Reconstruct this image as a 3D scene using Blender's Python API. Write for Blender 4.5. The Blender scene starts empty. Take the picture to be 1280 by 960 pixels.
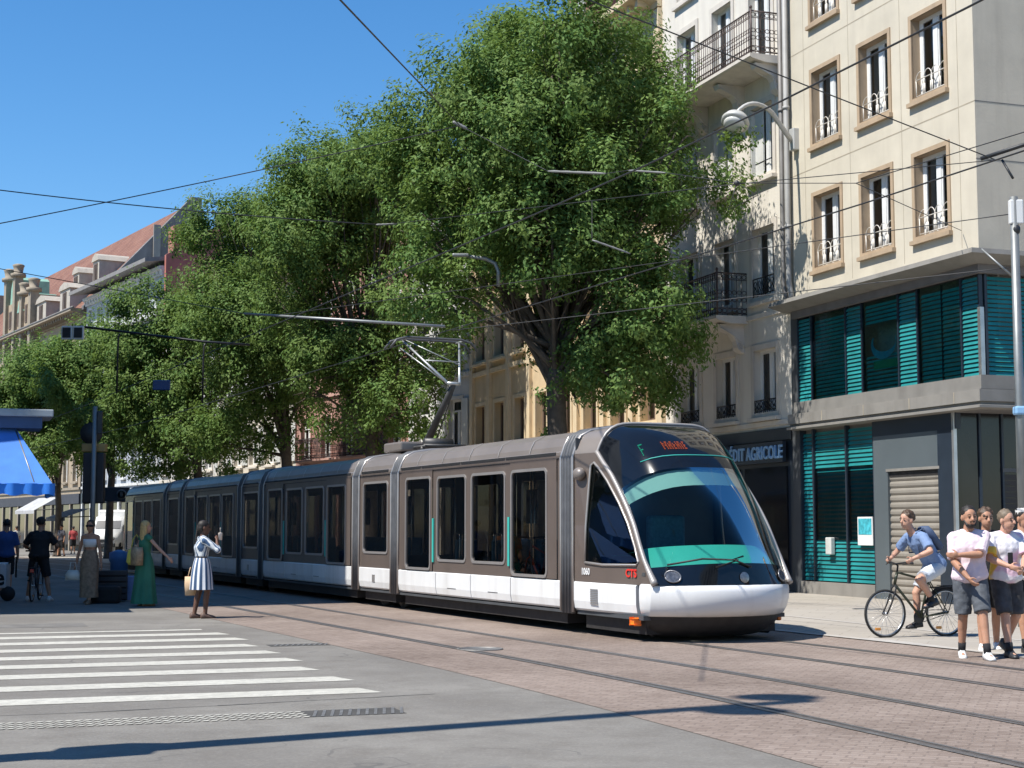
import bpy, bmesh, math, random
import numpy as np
from mathutils import Vector, Matrix
random.seed(7); RNG = np.random.default_rng(7)
R = math.radians
S = bpy.context.scene
C = S.collection
PI = math.pi

# ------------------------------------------------------------------ camera
CAM_H = 1.55
cam = bpy.data.cameras.new('camera'); co = bpy.data.objects.new('camera', cam); C.objects.link(co)
cam.sensor_width = 36.0; cam.lens = 1960 / 1280 * 36.0
cam.clip_start = .1; cam.clip_end = 3000
PITCH = math.atan(181 / 1960)
co.location = (0, 0, CAM_H); co.rotation_euler = (PI / 2 + PITCH, 0, 0)
S.camera = co
# ------------------------------------------------------------------ light
SUN_EL = R(57); SHADOW_AZ = R(30)            # shadows fall 30 degrees from +X towards +Y
sd = Vector((math.cos(SHADOW_AZ) * math.cos(SUN_EL), math.sin(SHADOW_AZ) * math.cos(SUN_EL), -math.sin(SUN_EL)))
W = bpy.data.worlds.new('World'); S.world = W; W.use_nodes = True
wn = W.node_tree.nodes; wn.clear()
sky = wn.new('ShaderNodeTexSky'); sky.sky_type = 'NISHITA'; sky.sun_disc = False
sky.sun_elevation = SUN_EL; sky.sun_rotation = math.atan2(-sd.x, -sd.y)
sky.air_density = 1.0; sky.dust_density = 0.0; sky.ozone_density = 4.0; sky.altitude = 150
bg = wn.new('ShaderNodeBackground'); bg.inputs['Strength'].default_value = 0.1
wo = wn.new('ShaderNodeOutputWorld')
hs = wn.new('ShaderNodeHueSaturation'); hs.inputs['Saturation'].default_value = 1.27; hs.inputs['Value'].default_value = 1.2
W.node_tree.links.new(sky.outputs[0], hs.inputs['Color']); W.node_tree.links.new(hs.outputs[0], bg.inputs['Color']); W.node_tree.links.new(bg.outputs[0], wo.inputs['Surface'])
sl = bpy.data.lights.new('sun', 'SUN'); sl.energy = 5.0; sl.angle = R(.53); sl.color = (1, .955, .88)
so = bpy.data.objects.new('sun', sl); C.objects.link(so)
so.rotation_euler = sd.to_track_quat('-Z', 'Y').to_euler(); so.location = (-20, -12, 40)
S.view_settings.view_transform = 'Standard'; S.view_settings.look = 'None'
S.view_settings.exposure = 0.5; S.view_settings.gamma = 1.0; S.view_settings.use_curve_mapping = False
S.render.engine = 'CYCLES'
S.cycles.max_bounces = 6; S.cycles.transparent_max_bounces = 12; S.cycles.caustics_reflective = False; S.cycles.caustics_refractive = False

# ------------------------------------------------------------------ geometry of the place
_c, _s = math.cos(PITCH), math.sin(PITCH)
SA = R(19.4)                                   # the street's direction
EN = Vector((math.cos(SA), math.sin(SA), 0)); ET = Vector((-math.sin(SA), math.cos(SA), 0))
def P(n, t, z=0.0): return EN * n + ET * t + Vector((0, 0, z))
def ray(u, v):
    a = (u - 640) / 1960; b = (480 - v) / 1960
    return Vector((a, _c - b * _s, _s + b * _c))
def G(u, v, z=0.0):
    d = ray(u, v); return Vector((0, 0, CAM_H)) + d * ((z - CAM_H) / d.z)
def D(u, v, Y):
    d = ray(u, v); return Vector((0, 0, CAM_H)) + d * (Y / d.y)

# ------------------------------------------------------------------ materials
MATS = {}
def new_mat(name):
    m = bpy.data.materials.new(name); m.use_nodes = True; MATS[name] = m
    nt = m.node_tree; nt.nodes.clear()
    out = nt.nodes.new('ShaderNodeOutputMaterial')
    return m, nt, out
def N(nt, typ, **kw):
    n = nt.nodes.new(typ)
    for k, v in kw.items():
        if k.startswith('i_'): n.inputs[k[2:].replace('_', ' ')].default_value = v
        else: setattr(n, k, v)
    return n
def shade(c, f): return (min(1, c[0] * f), min(1, c[1] * f), min(1, c[2] * f), 1)
def noise_fac(nt, scale, detail=6, lo=.3, hi=.7, mapping=None, coord='Object', rough=.6):
    tc = N(nt, 'ShaderNodeTexCoord')
    src = tc.outputs[coord]
    if mapping:
        mp = N(nt, 'ShaderNodeMapping'); mp.inputs['Scale'].default_value = mapping
        nt.links.new(src, mp.inputs['Vector']); src = mp.outputs[0]
    nz = N(nt, 'ShaderNodeTexNoise'); nz.inputs['Scale'].default_value = scale; nz.inputs['Detail'].default_value = detail
    nz.inputs['Roughness'].default_value = rough
    nt.links.new(src, nz.inputs['Vector'])
    mr = N(nt, 'ShaderNodeMapRange'); mr.inputs['From Min'].default_value = lo; mr.inputs['From Max'].default_value = hi
    nt.links.new(nz.outputs['Fac'], mr.inputs['Value'])
    return mr.outputs[0]
def mixc(nt, fac, a, b, blend='MIX'):
    mx = N(nt, 'ShaderNodeMix', data_type='RGBA', blend_type=blend)
    for sock, v in ((mx.inputs[0], fac), (mx.inputs[6], a), (mx.inputs[7], b)):
        if hasattr(v, 'links'): nt.links.new(v, sock)
        else: sock.default_value = v if not isinstance(v, (tuple, list)) or len(v) == 4 else (*v, 1)
    return mx.outputs[2]
def M(name, col, rough=.6, metal=0., var=.18, scale=2.5, bump=0., bscale=60., spec=.5, coat=0., streak=0., dirt=None, coord='Object', rvar=.12):
    if name in MATS: return MATS[name]
    m, nt, out = new_mat(name)
    b = N(nt, 'ShaderNodeBsdfPrincipled'); nt.links.new(b.outputs[0], out.inputs[0])
    f = noise_fac(nt, scale, coord=coord)
    c = mixc(nt, f, shade(col, 1 - var), shade(col, 1 + var))
    if streak:
        f2 = noise_fac(nt, 1.6, mapping=(1.7, 1.7, .16), lo=.48, hi=.78, coord=coord)
        mm = N(nt, 'ShaderNodeMath', operation='MULTIPLY'); mm.inputs[1].default_value = streak; nt.links.new(f2, mm.inputs[0])
        c = mixc(nt, mm.outputs[0], c, shade(dirt or (col[0] * .45, col[1] * .43, col[2] * .42), 1))
    nt.links.new(c, b.inputs['Base Color'])
    fr = noise_fac(nt, scale * 4, coord=coord, lo=.2, hi=.8)
    rr = N(nt, 'ShaderNodeMapRange'); rr.inputs['To Min'].default_value = max(.02, rough - rvar * rough); rr.inputs['To Max'].default_value = min(1, rough + rvar * rough)
    nt.links.new(fr, rr.inputs['Value']); nt.links.new(rr.outputs[0], b.inputs['Roughness'])
    b.inputs['Metallic'].default_value = metal; b.inputs['Specular IOR Level'].default_value = spec
    if coat: b.inputs['Coat Weight'].default_value = coat; b.inputs['Coat Roughness'].default_value = .04
    if bump:
        tc = N(nt, 'ShaderNodeTexCoord'); nz = N(nt, 'ShaderNodeTexNoise'); nz.inputs['Scale'].default_value = bscale; nz.inputs['Detail'].default_value = 5
        nt.links.new(tc.outputs[coord], nz.inputs['Vector'])
        bp = N(nt, 'ShaderNodeBump'); bp.inputs['Strength'].default_value = bump; bp.inputs['Distance'].default_value = .02
        nt.links.new(nz.outputs['Fac'], bp.inputs['Height']); nt.links.new(bp.outputs[0], b.inputs['Normal'])
    return m
def glass(name, tint=(.35, .4, .4), ior=1.5, rough=.01, gain=1.0):
    if name in MATS: return MATS[name]
    m, nt, out = new_mat(name)
    t = N(nt, 'ShaderNodeBsdfTransparent'); t.inputs[0].default_value = (*tint, 1)
    g = N(nt, 'ShaderNodeBsdfGlossy'); g.inputs['Roughness'].default_value = rough
    fr = N(nt, 'ShaderNodeFresnel'); fr.inputs[0].default_value = ior
    mu = N(nt, 'ShaderNodeMath', operation='MULTIPLY', use_clamp=True); mu.inputs[1].default_value = gain; nt.links.new(fr.outputs[0], mu.inputs[0])
    mx = N(nt, 'ShaderNodeMixShader'); nt.links.new(mu.outputs[0], mx.inputs[0]); nt.links.new(t.outputs[0], mx.inputs[1]); nt.links.new(g.outputs[0], mx.inputs[2])
    tc = N(nt, 'ShaderNodeTexCoord'); nz = N(nt, 'ShaderNodeTexNoise'); nz.inputs['Scale'].default_value = 1.3; nt.links.new(tc.outputs['Object'], nz.inputs['Vector'])
    bp = N(nt, 'ShaderNodeBump'); bp.inputs['Strength'].default_value = .05; bp.inputs['Distance'].default_value = .02
    nt.links.new(nz.outputs['Fac'], bp.inputs['Height']); nt.links.new(bp.outputs[0], g.inputs['Normal']); nt.links.new(bp.outputs[0], fr.inputs['Normal'])
    nt.links.new(mx.outputs[0], out.inputs[0])
    return m
def emit(name, col, strength):
    m, nt, out = new_mat(name)
    e = N(nt, 'ShaderNodeEmission'); e.inputs[0].default_value = (*col, 1); e.inputs[1].default_value = strength
    nt.links.new(e.outputs[0], out.inputs[0]); return m

# ------------------------------------------------------------------ mesh builder
class MB:
    def __init__(s): s.v = []; s.f = []; s.mi = []; s.sm = []
    def add(s, vs, fs, mi=0, sm=False):
        o = len(s.v); s.v += [tuple(p) for p in vs]
        for f in fs: s.f.append(tuple(o + i for i in f)); s.mi.append(mi); s.sm.append(sm)
        return s
    def box(s, x0, x1, y0, y1, z0, z1, mi=0):
        x0, x1 = min(x0, x1), max(x0, x1); y0, y1 = min(y0, y1), max(y0, y1); z0, z1 = min(z0, z1), max(z0, z1)
        return s.add([(x0,y0,z0),(x1,y0,z0),(x1,y1,z0),(x0,y1,z0),(x0,y0,z1),(x1,y0,z1),(x1,y1,z1),(x0,y1,z1)],
              [(3,2,1,0),(4,5,6,7),(0,1,5,4),(1,2,6,5),(2,3,7,6),(3,0,4,7)], mi)
    def bbox(s, x0, x1, y0, y1, z0, z1, b=.02, mi=0):
        """box with chamfered edges"""
        bm = bmesh.new(); bmesh.ops.create_cube(bm, size=1)
        for v in bm.verts: v.co = ((x0+x1)/2 + v.co.x*(x1-x0), (y0+y1)/2 + v.co.y*(y1-y0), (z0+z1)/2 + v.co.z*(z1-z0))
        bmesh.ops.bevel(bm, geom=list(bm.edges), offset=b, segments=2, affect='EDGES', profile=.5)
        bm.verts.index_update()
        s.add([v.co[:] for v in bm.verts], [[v.index for v in f.verts] for f in bm.faces], mi); bm.free(); return s
    def quad(s, a, b, c, d, mi=0): return s.add([a, b, c, d], [(0, 1, 2, 3)], mi)
    def prism(s, pts, ax, a, b, mi=0, sm=False):
        """closed polygon pts (2D) extruded along axis ax from a to b"""
        def mk(p, w): return (w, p[0], p[1]) if ax == 0 else ((p[0], w, p[1]) if ax == 1 else (p[0], p[1], w))
        n = len(pts); vs = [mk(p, a) for p in pts] + [mk(p, b) for p in pts]
        fs = [tuple(range(n)), tuple(range(2*n-1, n-1, -1))] + [(i, n+i, n+(i+1) % n, (i+1) % n) for i in range(n)]
        return s.add(vs, fs, mi, sm)
    def tube(s, path, r, seg=6, mi=0, cap=True, sm=True, flat=1.0, up=None):
        pts = [Vector(p) for p in path]; n = len(pts); rr = r if isinstance(r, (list, tuple)) else [r]*n
        vs = []; fs = []; prev = None
        for i, p in enumerate(pts):
            t = (pts[min(i+1, n-1)] - pts[max(i-1, 0)])
            if t.length < 1e-9: t = Vector((0, 0, 1))
            t.normalize()
            if prev is None:
                a = Vector(up) if up else (Vector((0, 0, 1)) if abs(t.z) < .9 else Vector((1, 0, 0)))
            else: a = prev
            x = a - t * a.dot(t)
            if x.length < 1e-6: x = t.orthogonal()
            x.normalize(); prev = x; y = t.cross(x)
            for k in range(seg):
                q = 2*PI*k/seg; vs.append(p + (x*math.cos(q)*flat + y*math.sin(q))*rr[i])
        for i in range(n-1):
            for k in range(seg):
                k2 = (k+1) % seg; fs.append((i*seg+k, i*seg+k2, (i+1)*seg+k2, (i+1)*seg+k))
        if cap: fs += [tuple(range(seg-1, -1, -1)), tuple((n-1)*seg+k for k in range(seg))]
        return s.add(vs, fs, mi, sm)
    def loft(s, rings, mi=0, sm=True, cap=True, closed=True):
        n = len(rings[0]); vs = [p for r in rings for p in r]; fs = []
        for i in range(len(rings)-1):
            for k in range(n if closed else n-1):
                k2 = (k+1) % n; fs.append((i*n+k, i*n+k2, (i+1)*n+k2, (i+1)*n+k))
        if cap and closed: fs += [tuple(range(n-1, -1, -1)), tuple((len(rings)-1)*n+k for k in range(n))]
        return s.add(vs, fs, mi, sm)
    def lathe(s, prof, cx=0, cy=0, cz=0, seg=16, mi=0, axis='z', sm=True):
        rings = []
        for r, h in prof:
            ring = []
            for k in range(seg):
                q = 2*PI*k/seg; a, b = r*math.cos(q), r*math.sin(q)
                ring.append((cx+a, cy+b, cz+h) if axis == 'z' else ((cx+h, cy+a, cz+b) if axis == 'x' else (cx+a, cy+h, cz-b)))
            rings.append(ring)
        return s.loft(rings, mi, sm)
    def ell(s, c, r, seg=12, rings=8, mi=0, rot=None):
        vs = []
        for i in range(rings+1):
            th = PI*i/rings
            for k in range(seg):
                ph = 2*PI*k/seg; p = Vector((r[0]*math.sin(th)*math.cos(ph), r[1]*math.sin(th)*math.sin(ph), -r[2]*math.cos(th)))
                if rot: p = rot @ p
                vs.append(Vector(c) + p)
        fs = []
        for i in range(rings):
            for k in range(seg):
                k2 = (k+1) % seg; fs.append((i*seg+k, i*seg+k2, (i+1)*seg+k2, (i+1)*seg+k))
        return s.add(vs, fs, mi, True)
    def mesh(s, name, mats):
        me = bpy.data.meshes.new(name); me.from_pydata([tuple(p) for p in s.v], [], s.f)
        for m in (mats if isinstance(mats, (list, tuple)) else [mats]): me.materials.append(m)
        me.polygons.foreach_set('material_index', s.mi); me.polygons.foreach_set('use_smooth', s.sm)
        me.update(); return me
    def build(s, name, mats, parent=None, **kw):
        return link(name, s.mesh(name, mats), parent, **kw)
def link(name, me, parent=None, label=None, cat=None, group=None, kind=None, loc=None, rz=None):
    o = bpy.data.objects.new(name, me); C.objects.link(o)
    if parent is not None: o.parent = parent
    if label: o['label'] = label
    if cat: o['category'] = cat
    if group: o['group'] = group
    if kind: o['kind'] = kind
    if loc is not None: o.location = loc
    if rz is not None: o.rotation_euler = (0, 0, rz)
    return o
def empty(name, loc=(0, 0, 0), rz=0, label=None, cat=None, group=None):
    o = link(name, None, None, label, cat, group, None, loc, rz); o.empty_display_size = .2; return o
def copy_tree(o, parent=None):
    c = o.copy(); C.objects.link(c); c.parent = parent
    for ch in list(o.children): copy_tree(ch, c)
    return c
def text_mesh(txt, size, depth=.004, bold=0.0, spacing=1.0):
    cu = bpy.data.curves.new('t', 'FONT'); cu.body = txt; cu.size = size; cu.extrude = depth; cu.offset = bold; cu.align_x = 'CENTER'; cu.align_y = 'CENTER'; cu.resolution_u = 3; cu.space_character = spacing
    o = bpy.data.objects.new('t', cu); C.objects.link(o)
    bpy.context.view_layer.update()
    me = bpy.data.meshes.new_from_object(o.evaluated_get(bpy.context.evaluated_depsgraph_get()))
    bpy.data.objects.remove(o); bpy.data.curves.remove(cu); return me
def rrect(x0, x1, z0, z1, r, m=4):
    pts = []
    for cx, cz, a0 in ((x1-r, z1-r, 0), (x0+r, z1-r, 90), (x0+r, z0+r, 180), (x1-r, z0+r, 270)):
        for k in range(m+1):
            q = R(a0 + 90*k/m); pts.append((cx + r*math.cos(q), cz + r*math.sin(q)))
    return pts
def wall(mb, x0, x1, z0, z1, holes, y=0., reveal=.25, mi=0, mr=None):
    """wall in the plane y (street side is -y) with rectangular openings and their reveals"""
    xs = sorted({x0, x1, *[h[0] for h in holes], *[h[1] for h in holes]}); zs = sorted({z0, z1, *[h[2] for h in holes], *[h[3] for h in holes]})
    xs = [x for x in xs if x0 <= x <= x1]; zs = [z for z in zs if z0 <= z <= z1]
    for i in range(len(xs)-1):
        for j in range(len(zs)-1):
            cx, cz = (xs[i]+xs[i+1])/2, (zs[j]+zs[j+1])/2
            if any(h[0] < cx < h[1] and h[2] < cz < h[3] for h in holes): continue
            mb.quad((xs[i], y, zs[j]), (xs[i+1], y, zs[j]), (xs[i+1], y, zs[j+1]), (xs[i], y, zs[j+1]), mi)
    mr = mi if mr is None else mr
    for a, b, c, d in holes:
        if reveal <= 0: continue
        q = y + reveal
        mb.quad((a, y, c), (a, y, d), (a, q, d), (a, q, c), mr); mb.quad((b, y, d), (b, y, c), (b, q, c), (b, q, d), mr)
        mb.quad((a, y, d), (b, y, d), (b, q, d), (a, q, d), mr); mb.quad((b, y, c), (a, y, c), (a, q, c), (b, q, c), mr)
    return mb
# ------------------------------------------------------------------ surface materials
def asphalt_mat():
    m, nt, out = new_mat('asphalt')
    b = N(nt, 'ShaderNodeBsdfPrincipled'); nt.links.new(b.outputs[0], out.inputs[0])
    big = noise_fac(nt, .3, lo=.4, hi=.6, detail=8); fine = noise_fac(nt, 38, detail=4, lo=.32, hi=.7, rough=.75)
    mid = noise_fac(nt, 2.2, lo=.45, hi=.75, mapping=(1, 1, 1))
    c = mixc(nt, big, (.19, .177, .158), (.26, .245, .218)); c = mixc(nt, mid, c, (.175, .16, .14)); c = mixc(nt, noise_fac(nt, 14, detail=5, lo=.5, hi=.8), c, mixc(nt, .35, c, (.34, .32, .28))); c = mixc(nt, fine, mixc(nt, .38, c, (.06, .055, .05)), c)
    # cracks: thin lines of a distorted voronoi, only here and there
    tc = N(nt, 'ShaderNodeTexCoord'); nz = N(nt, 'ShaderNodeTexNoise'); nz.inputs['Scale'].default_value = 1.1; nt.links.new(tc.outputs['Object'], nz.inputs['Vector'])
    add = N(nt, 'ShaderNodeVectorMath', operation='MULTIPLY_ADD'); add.inputs[1].default_value = (1.6, 1.6, 0); nt.links.new(nz.outputs['Color'], add.inputs[0]); nt.links.new(tc.outputs['Object'], add.inputs[2])
    vo = N(nt, 'ShaderNodeTexVoronoi', feature='DISTANCE_TO_EDGE'); vo.inputs['Scale'].default_value = .24; nt.links.new(add.outputs[0], vo.inputs['Vector'])
    lt = N(nt, 'ShaderNodeMath', operation='LESS_THAN'); lt.inputs[1].default_value = .003; nt.links.new(vo.outputs['Distance'], lt.inputs[0])
    sel = noise_fac(nt, .35, lo=.5, hi=.58); mu = N(nt, 'ShaderNodeMath', operation='MULTIPLY'); nt.links.new(lt.outputs[0], mu.inputs[0]); nt.links.new(sel, mu.inputs[1])
    mu2 = N(nt, 'ShaderNodeMath', operation='MULTIPLY'); nt.links.new(mu.outputs[0], mu2.inputs[0]); mu2.inputs[1].default_value = .35
    c = mixc(nt, mu2.outputs[0], c, (.05, .05, .05)); nt.links.new(c, b.inputs['Base Color'])
    b.inputs['Roughness'].default_value = .85; b.inputs['Specular IOR Level'].default_value = .3
    bp = N(nt, 'ShaderNodeBump'); bp.inputs['Strength'].default_value = .35; bp.inputs['Distance'].default_value = .006; nt.links.new(fine, bp.inputs['Height']); nt.links.new(bp.outputs[0], b.inputs['Normal'])
    return m
def paving_mat(name, c1, c2, cm, scale, bw, rh, mortar, stain, bump=.5, rz=0.):
    m, nt, out = new_mat(name)
    b = N(nt, 'ShaderNodeBsdfPrincipled'); nt.links.new(b.outputs[0], out.inputs[0])
    tc = N(nt, 'ShaderNodeTexCoord'); mp = N(nt, 'ShaderNodeMapping'); mp.inputs['Rotation'].default_value = (0, 0, rz)
    nt.links.new(tc.outputs['Object'], mp.inputs['Vector'])
    nz = N(nt, 'ShaderNodeTexNoise'); nz.inputs['Scale'].default_value = 4.; nt.links.new(tc.outputs['Object'], nz.inputs['Vector'])
    add = N(nt, 'ShaderNodeVectorMath', operation='MULTIPLY_ADD'); add.inputs[1].default_value = (.05, .05, 0); nt.links.new(nz.outputs['Color'], add.inputs[0]); nt.links.new(mp.outputs[0], add.inputs[2])
    br = N(nt, 'ShaderNodeTexBrick'); br.inputs['Scale'].default_value = scale; br.inputs['Brick Width'].default_value = bw; br.inputs['Row Height'].default_value = rh
    br.inputs['Mortar Size'].default_value = mortar; br.inputs['Color1'].default_value = (*c1, 1); br.inputs['Color2'].default_value = (*c2, 1); br.inputs['Mortar'].default_value = (*cm, 1); br.inputs['Bias'].default_value = 0
    nt.links.new(add.outputs[0], br.inputs['Vector'])
    big = noise_fac(nt, .35, lo=.38, hi=.66); c = mixc(nt, big, br.outputs['Color'], stain, 'MULTIPLY')
    f2 = noise_fac(nt, 9, lo=.35, hi=.7); c = mixc(nt, f2, c, mixc(nt, .3, c, (.4, .33, .28)))
    nt.links.new(c, b.inputs['Base Color']); b.inputs['Roughness'].default_value = .8; b.inputs['Specular IOR Level'].default_value = .35
    f3 = noise_fac(nt, 30, lo=.2, hi=.8); mm = N(nt, 'ShaderNodeMath', operation='MULTIPLY_ADD'); mm.inputs[1].default_value = -.8; nt.links.new(br.outputs['Fac'], mm.inputs[0]); nt.links.new(f3, mm.inputs[2])
    bp = N(nt, 'ShaderNodeBump'); bp.inputs['Strength'].default_value = bump; bp.inputs['Distance'].default_value = .012; nt.links.new(mm.outputs[0], bp.inputs['Height']); nt.links.new(bp.outputs[0], b.inputs['Normal'])
    return m
def paint_mat():
    m, nt, out = new_mat('road_paint')
    b = N(nt, 'ShaderNodeBsdfPrincipled'); nt.links.new(b.outputs[0], out.inputs[0])
    f = noise_fac(nt, 9, detail=9, lo=.42, hi=.72, rough=.8); f2 = noise_fac(nt, 1.2, lo=.3, hi=.7)
    mu = N(nt, 'ShaderNodeMath', operation='MULTIPLY'); nt.links.new(f, mu.inputs[0]); mu.inputs[1].default_value = .75
    c = mixc(nt, mu.outputs[0], mixc(nt, f2, (.47, .45, .385), (.56, .54, .47)), (.22, .21, .19)); nt.links.new(c, b.inputs['Base Color'])
    b.inputs['Roughness'].default_value = .7; return m
ASPH = asphalt_mat()
SETT = paving_mat('track_setts', (.225, .172, .14), (.285, .226, .188), (.178, .138, .115), 1.0, .17, .1, .009, (.6, .57, .55), .35, SA)
SLAB = paving_mat('pavement_slabs', (.36, .33, .285), (.40, .37, .32), (.26, .235, .2), 1.0, .9, .45, .008, (.85, .84, .82), .3, SA)
PAINT = paint_mat()
KERB = M('kerb_stone', (.42, .39, .35), .8, var=.15, scale=4, bump=.2)
STEEL = M('rail_steel', (.3, .285, .27), .42, .8, var=.25, scale=6)
RUSTY = M('rail_groove', (.075, .064, .056), .8, 0., var=.3, scale=9)

# ------------------------------------------------------------------ ground
road = MB().quad((-700, -400, 0), (700, -400, 0), (700, 1200, 0), (-700, 1200, 0)).build('road', ASPH, kind='structure')
TR0 = Vector((1.93, 24.1, 0)); TH = R(24.5)
def track_path():
    """points and headings of the tram's track, x = distance ahead of the front articulation"""
    def head(x):
        if x > 3: return TH - min(1, (x - 3) / 9) * (TH - SA)
        if x < -32: return TH + min(1, (-32 - x) / 40) * R(8)
        return TH
    pts = []; p = TR0.copy(); x = 0.
    fw = []
    while x < 42: fw.append((x, p.copy(), head(x))); h = head(x + .5); p = p + Vector((math.sin(h), -math.cos(h), 0)); x += 1
    p = TR0.copy(); x = 0.; bw = []
    while x > -150: h = head(x - .5); p = p - Vector((math.sin(h), -math.cos(h), 0)); x -= 1; bw.append((x, p.copy(), head(x)))
    return bw[::-1] + fw
TRACK = track_path()
def ribbon(o0, o1, z, sub=1, xr=(-200, 200)):
    mb = MB(); prev = None
    for x, p, h in TRACK:
        if not xr[0] <= x <= xr[1]: continue
        nn = Vector((math.cos(h), math.sin(h), 0)); a, b = p + nn * o0, p + nn * o1; a.z = b.z = z
        if prev: mb.quad(prev[0], a, b, prev[1])
        prev = (a, b)
    # faces must look up
    return mb
def flip_up(mb):
    out = []
    for f in mb.f:
        a, b, c = (Vector(mb.v[i]) for i in f[:3])
        out.append(f if (b - a).cross(c - a).z > 0 else tuple(reversed(f)))
    mb.f = out; return mb
bed = flip_up(ribbon(-5.15, 1.85, .004)).build('tram_bed', SETT, kind='structure')
for c in (0, -3.15):
    for g in (-.7525, .7525):
        mb = flip_up(ribbon(c + g - .035, c + g + .028, .010)); flip_up(mb)
        r = mb.build('rail', STEEL, bed)
        inner = 1 if g < 0 else -1
        e = sorted((c + g + inner * .03, c + g + inner * .085)); flip_up(ribbon(e[0], e[1], .008)).build('rail_groove', RUSTY, r)
        e = sorted((c + g + inner * .087, c + g + inner * .125)); flip_up(ribbon(e[0], e[1], .010)).build('rail_lip', STEEL, r)
# right-hand pavement between the track bed and the house fronts
mb = MB(); prev = None
for x, p, h in TRACK:
    if x < -70: continue
    nn = Vector((math.cos(h), math.sin(h), 0)); a = p + nn * 1.98; b = p + nn * 30; a.z = b.z = .008
    if prev: mb.quad(prev[0], a, b, prev[1])
    prev = (a, b)
pave = flip_up(mb).build('pavement', SLAB, kind='structure')
flip_up(ribbon(1.85, 2.02, .016)).build('edge_stone', KERB, pave)
# pale strips crossing the pavement by the cyclist
for n0, n1, t0, t1 in ((12.1, 12.28, 4, 19.5), (13.9, 14.02, 6, 26)):
    flip_up(MB().quad(P(n0, t0, .013), P(n1, t0, .013), P(n1, t1, .013), P(n0, t1, .013))).build('edge_stone', KERB, pave)
# zebra crossing: stripes run across the picture
for i, t in enumerate((14.9, 16.14, 17.42, 18.67, 19.88, 21.12, 22.4, 23.6)):
    w = .5; e = 3.86 + .05 * math.sin(i * 2.3)
    flip_up(MB().quad(P(-16, t - w/2, .004), P(e, t - w/2, .004), P(e - .12, t + w/2, .004), P(-16, t + w/2, .004))).build('stripe', PAINT, road)
flip_up(MB().quad(P(-16, 24.5, .004), P(3.6, 24.5, .004), P(3.6, 24.75, .004), P(-16, 24.75, .004))).build('stripe', PAINT, road)
# ribbed guidance strip on the near side of the crossing
mb = MB(); k = 0
x = -14.
while x < 2.75:
    for j in range(4):
        tt = 12.93 + j * .12
        a, b, c_, d = P(x, tt, .006), P(x + .05, tt, .006), P(x + .085, tt + .07, .006), P(x + .035, tt + .07, .006)
        mb.add([a, b, c_, d], [(0, 1, 2, 3)])
    x += .075
flip_up(mb).build('guidance_strip', M('strip_paint', (.40, .385, .335), .8, var=.25, scale=5), road, kind='stuff')
# drain gratings
IRON = M('cast_iron', (.24, .23, .215), .55, .6, var=.3, scale=12)
def grating(n0, n1, t0, t1, label):
    g = empty('drain_grating', P((n0+n1)/2, (t0+t1)/2, 0), SA, label, 'grating')
    w, l = (n1-n0)/2, (t1-t0)/2
    MB().box(-w, w, -l, l, -.02, .003).build('pit', M('pit', (.06, .057, .052), .9), g)
    k = -w + .03
    while k < w - .02:
        MB().add([(k, -l, .006), (k+.028, -l, .006), (k+.028+.12, l, .006), (k+.12, l, .006)], [(0, 1, 2, 3)]).build('bar', IRON, g); k += .075
grating(2.78, 3.62, 12.95, 13.4, 'slotted iron drain grating at the end of the ribbed white strip')
grating(3.95, 4.75, 20.8, 21.15, 'iron drain grating beside the middle of the zebra crossing')
for (u, v, r) in ((600, 812, .3), (1085, 762, .3)):
    p = G(u, v); MB().lathe([(r, 0), (r, .012), (r-.03, .012), (r-.03, .008), (.02, .008)], seg=24).build('manhole_cover', IRON, None, loc=(p.x, p.y, .004), label='round iron manhole cover in the ' + ('track setts' if u == 600 else 'pale pavement by the shop'), cat='manhole')

# repair patches, a sealed seam and a few stains in the asphalt
PATCH = M('asphalt_patch', (.15, .142, .13), .9, var=.25, scale=3, bump=.3, bscale=50); SEAL = M('bitumen_seal', (.12, .114, .104), .7, var=.3, scale=6)
def poly(pts, z, mat, name): 
    flip_up(MB().add([P(n, t, z) for n, t in pts], [tuple(range(len(pts)))])).build(name, mat, road)
poly([(-9, 10.1), (-5.2, 10.25), (-5.1, 11.2), (-9, 11.1)], .003, PATCH, 'repair_patch')
poly([(1.5, 8.6), (3.4, 8.6), (3.45, 9.9), (1.45, 9.85)], .003, PATCH, 'repair_patch')
poly([(-13, 26.2), (2.0, 26.0), (2.0, 27.0), (-13, 27.2)], .003, PATCH, 'repair_patch')
def seam(pts, w, name='seam'):
    mb = MB(); rnd = random.Random(5)
    fine = []
    for a, b in zip(pts[:-1], pts[1:]):
        for k in range(12): f = k/12; fine.append((a[0]+(b[0]-a[0])*f + rnd.uniform(-.012, .012), a[1]+(b[1]-a[1])*f + rnd.uniform(-.012, .012)))
    for a, b in zip(fine[:-1], fine[1:]):
        d = Vector((b[0]-a[0], b[1]-a[1])).normalized()*w*rnd.uniform(.6, 1.3); mb.add([P(a[0]-d.y, a[1]+d.x, .0035), P(a[0]+d.y, a[1]-d.x, .0035), P(b[0]+d.y, b[1]-d.x, .0035), P(b[0]-d.y, b[1]+d.x, .0035)], [(0, 1, 2, 3)])
    flip_up(mb).build(name, SEAL, road)
seam([(-14, 13.75), (-4, 13.95), (1.0, 13.9), (4.6, 14.4)], .012); seam([(-3, 6), (-2.4, 10.4), (-2.6, 13)], .006)
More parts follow.
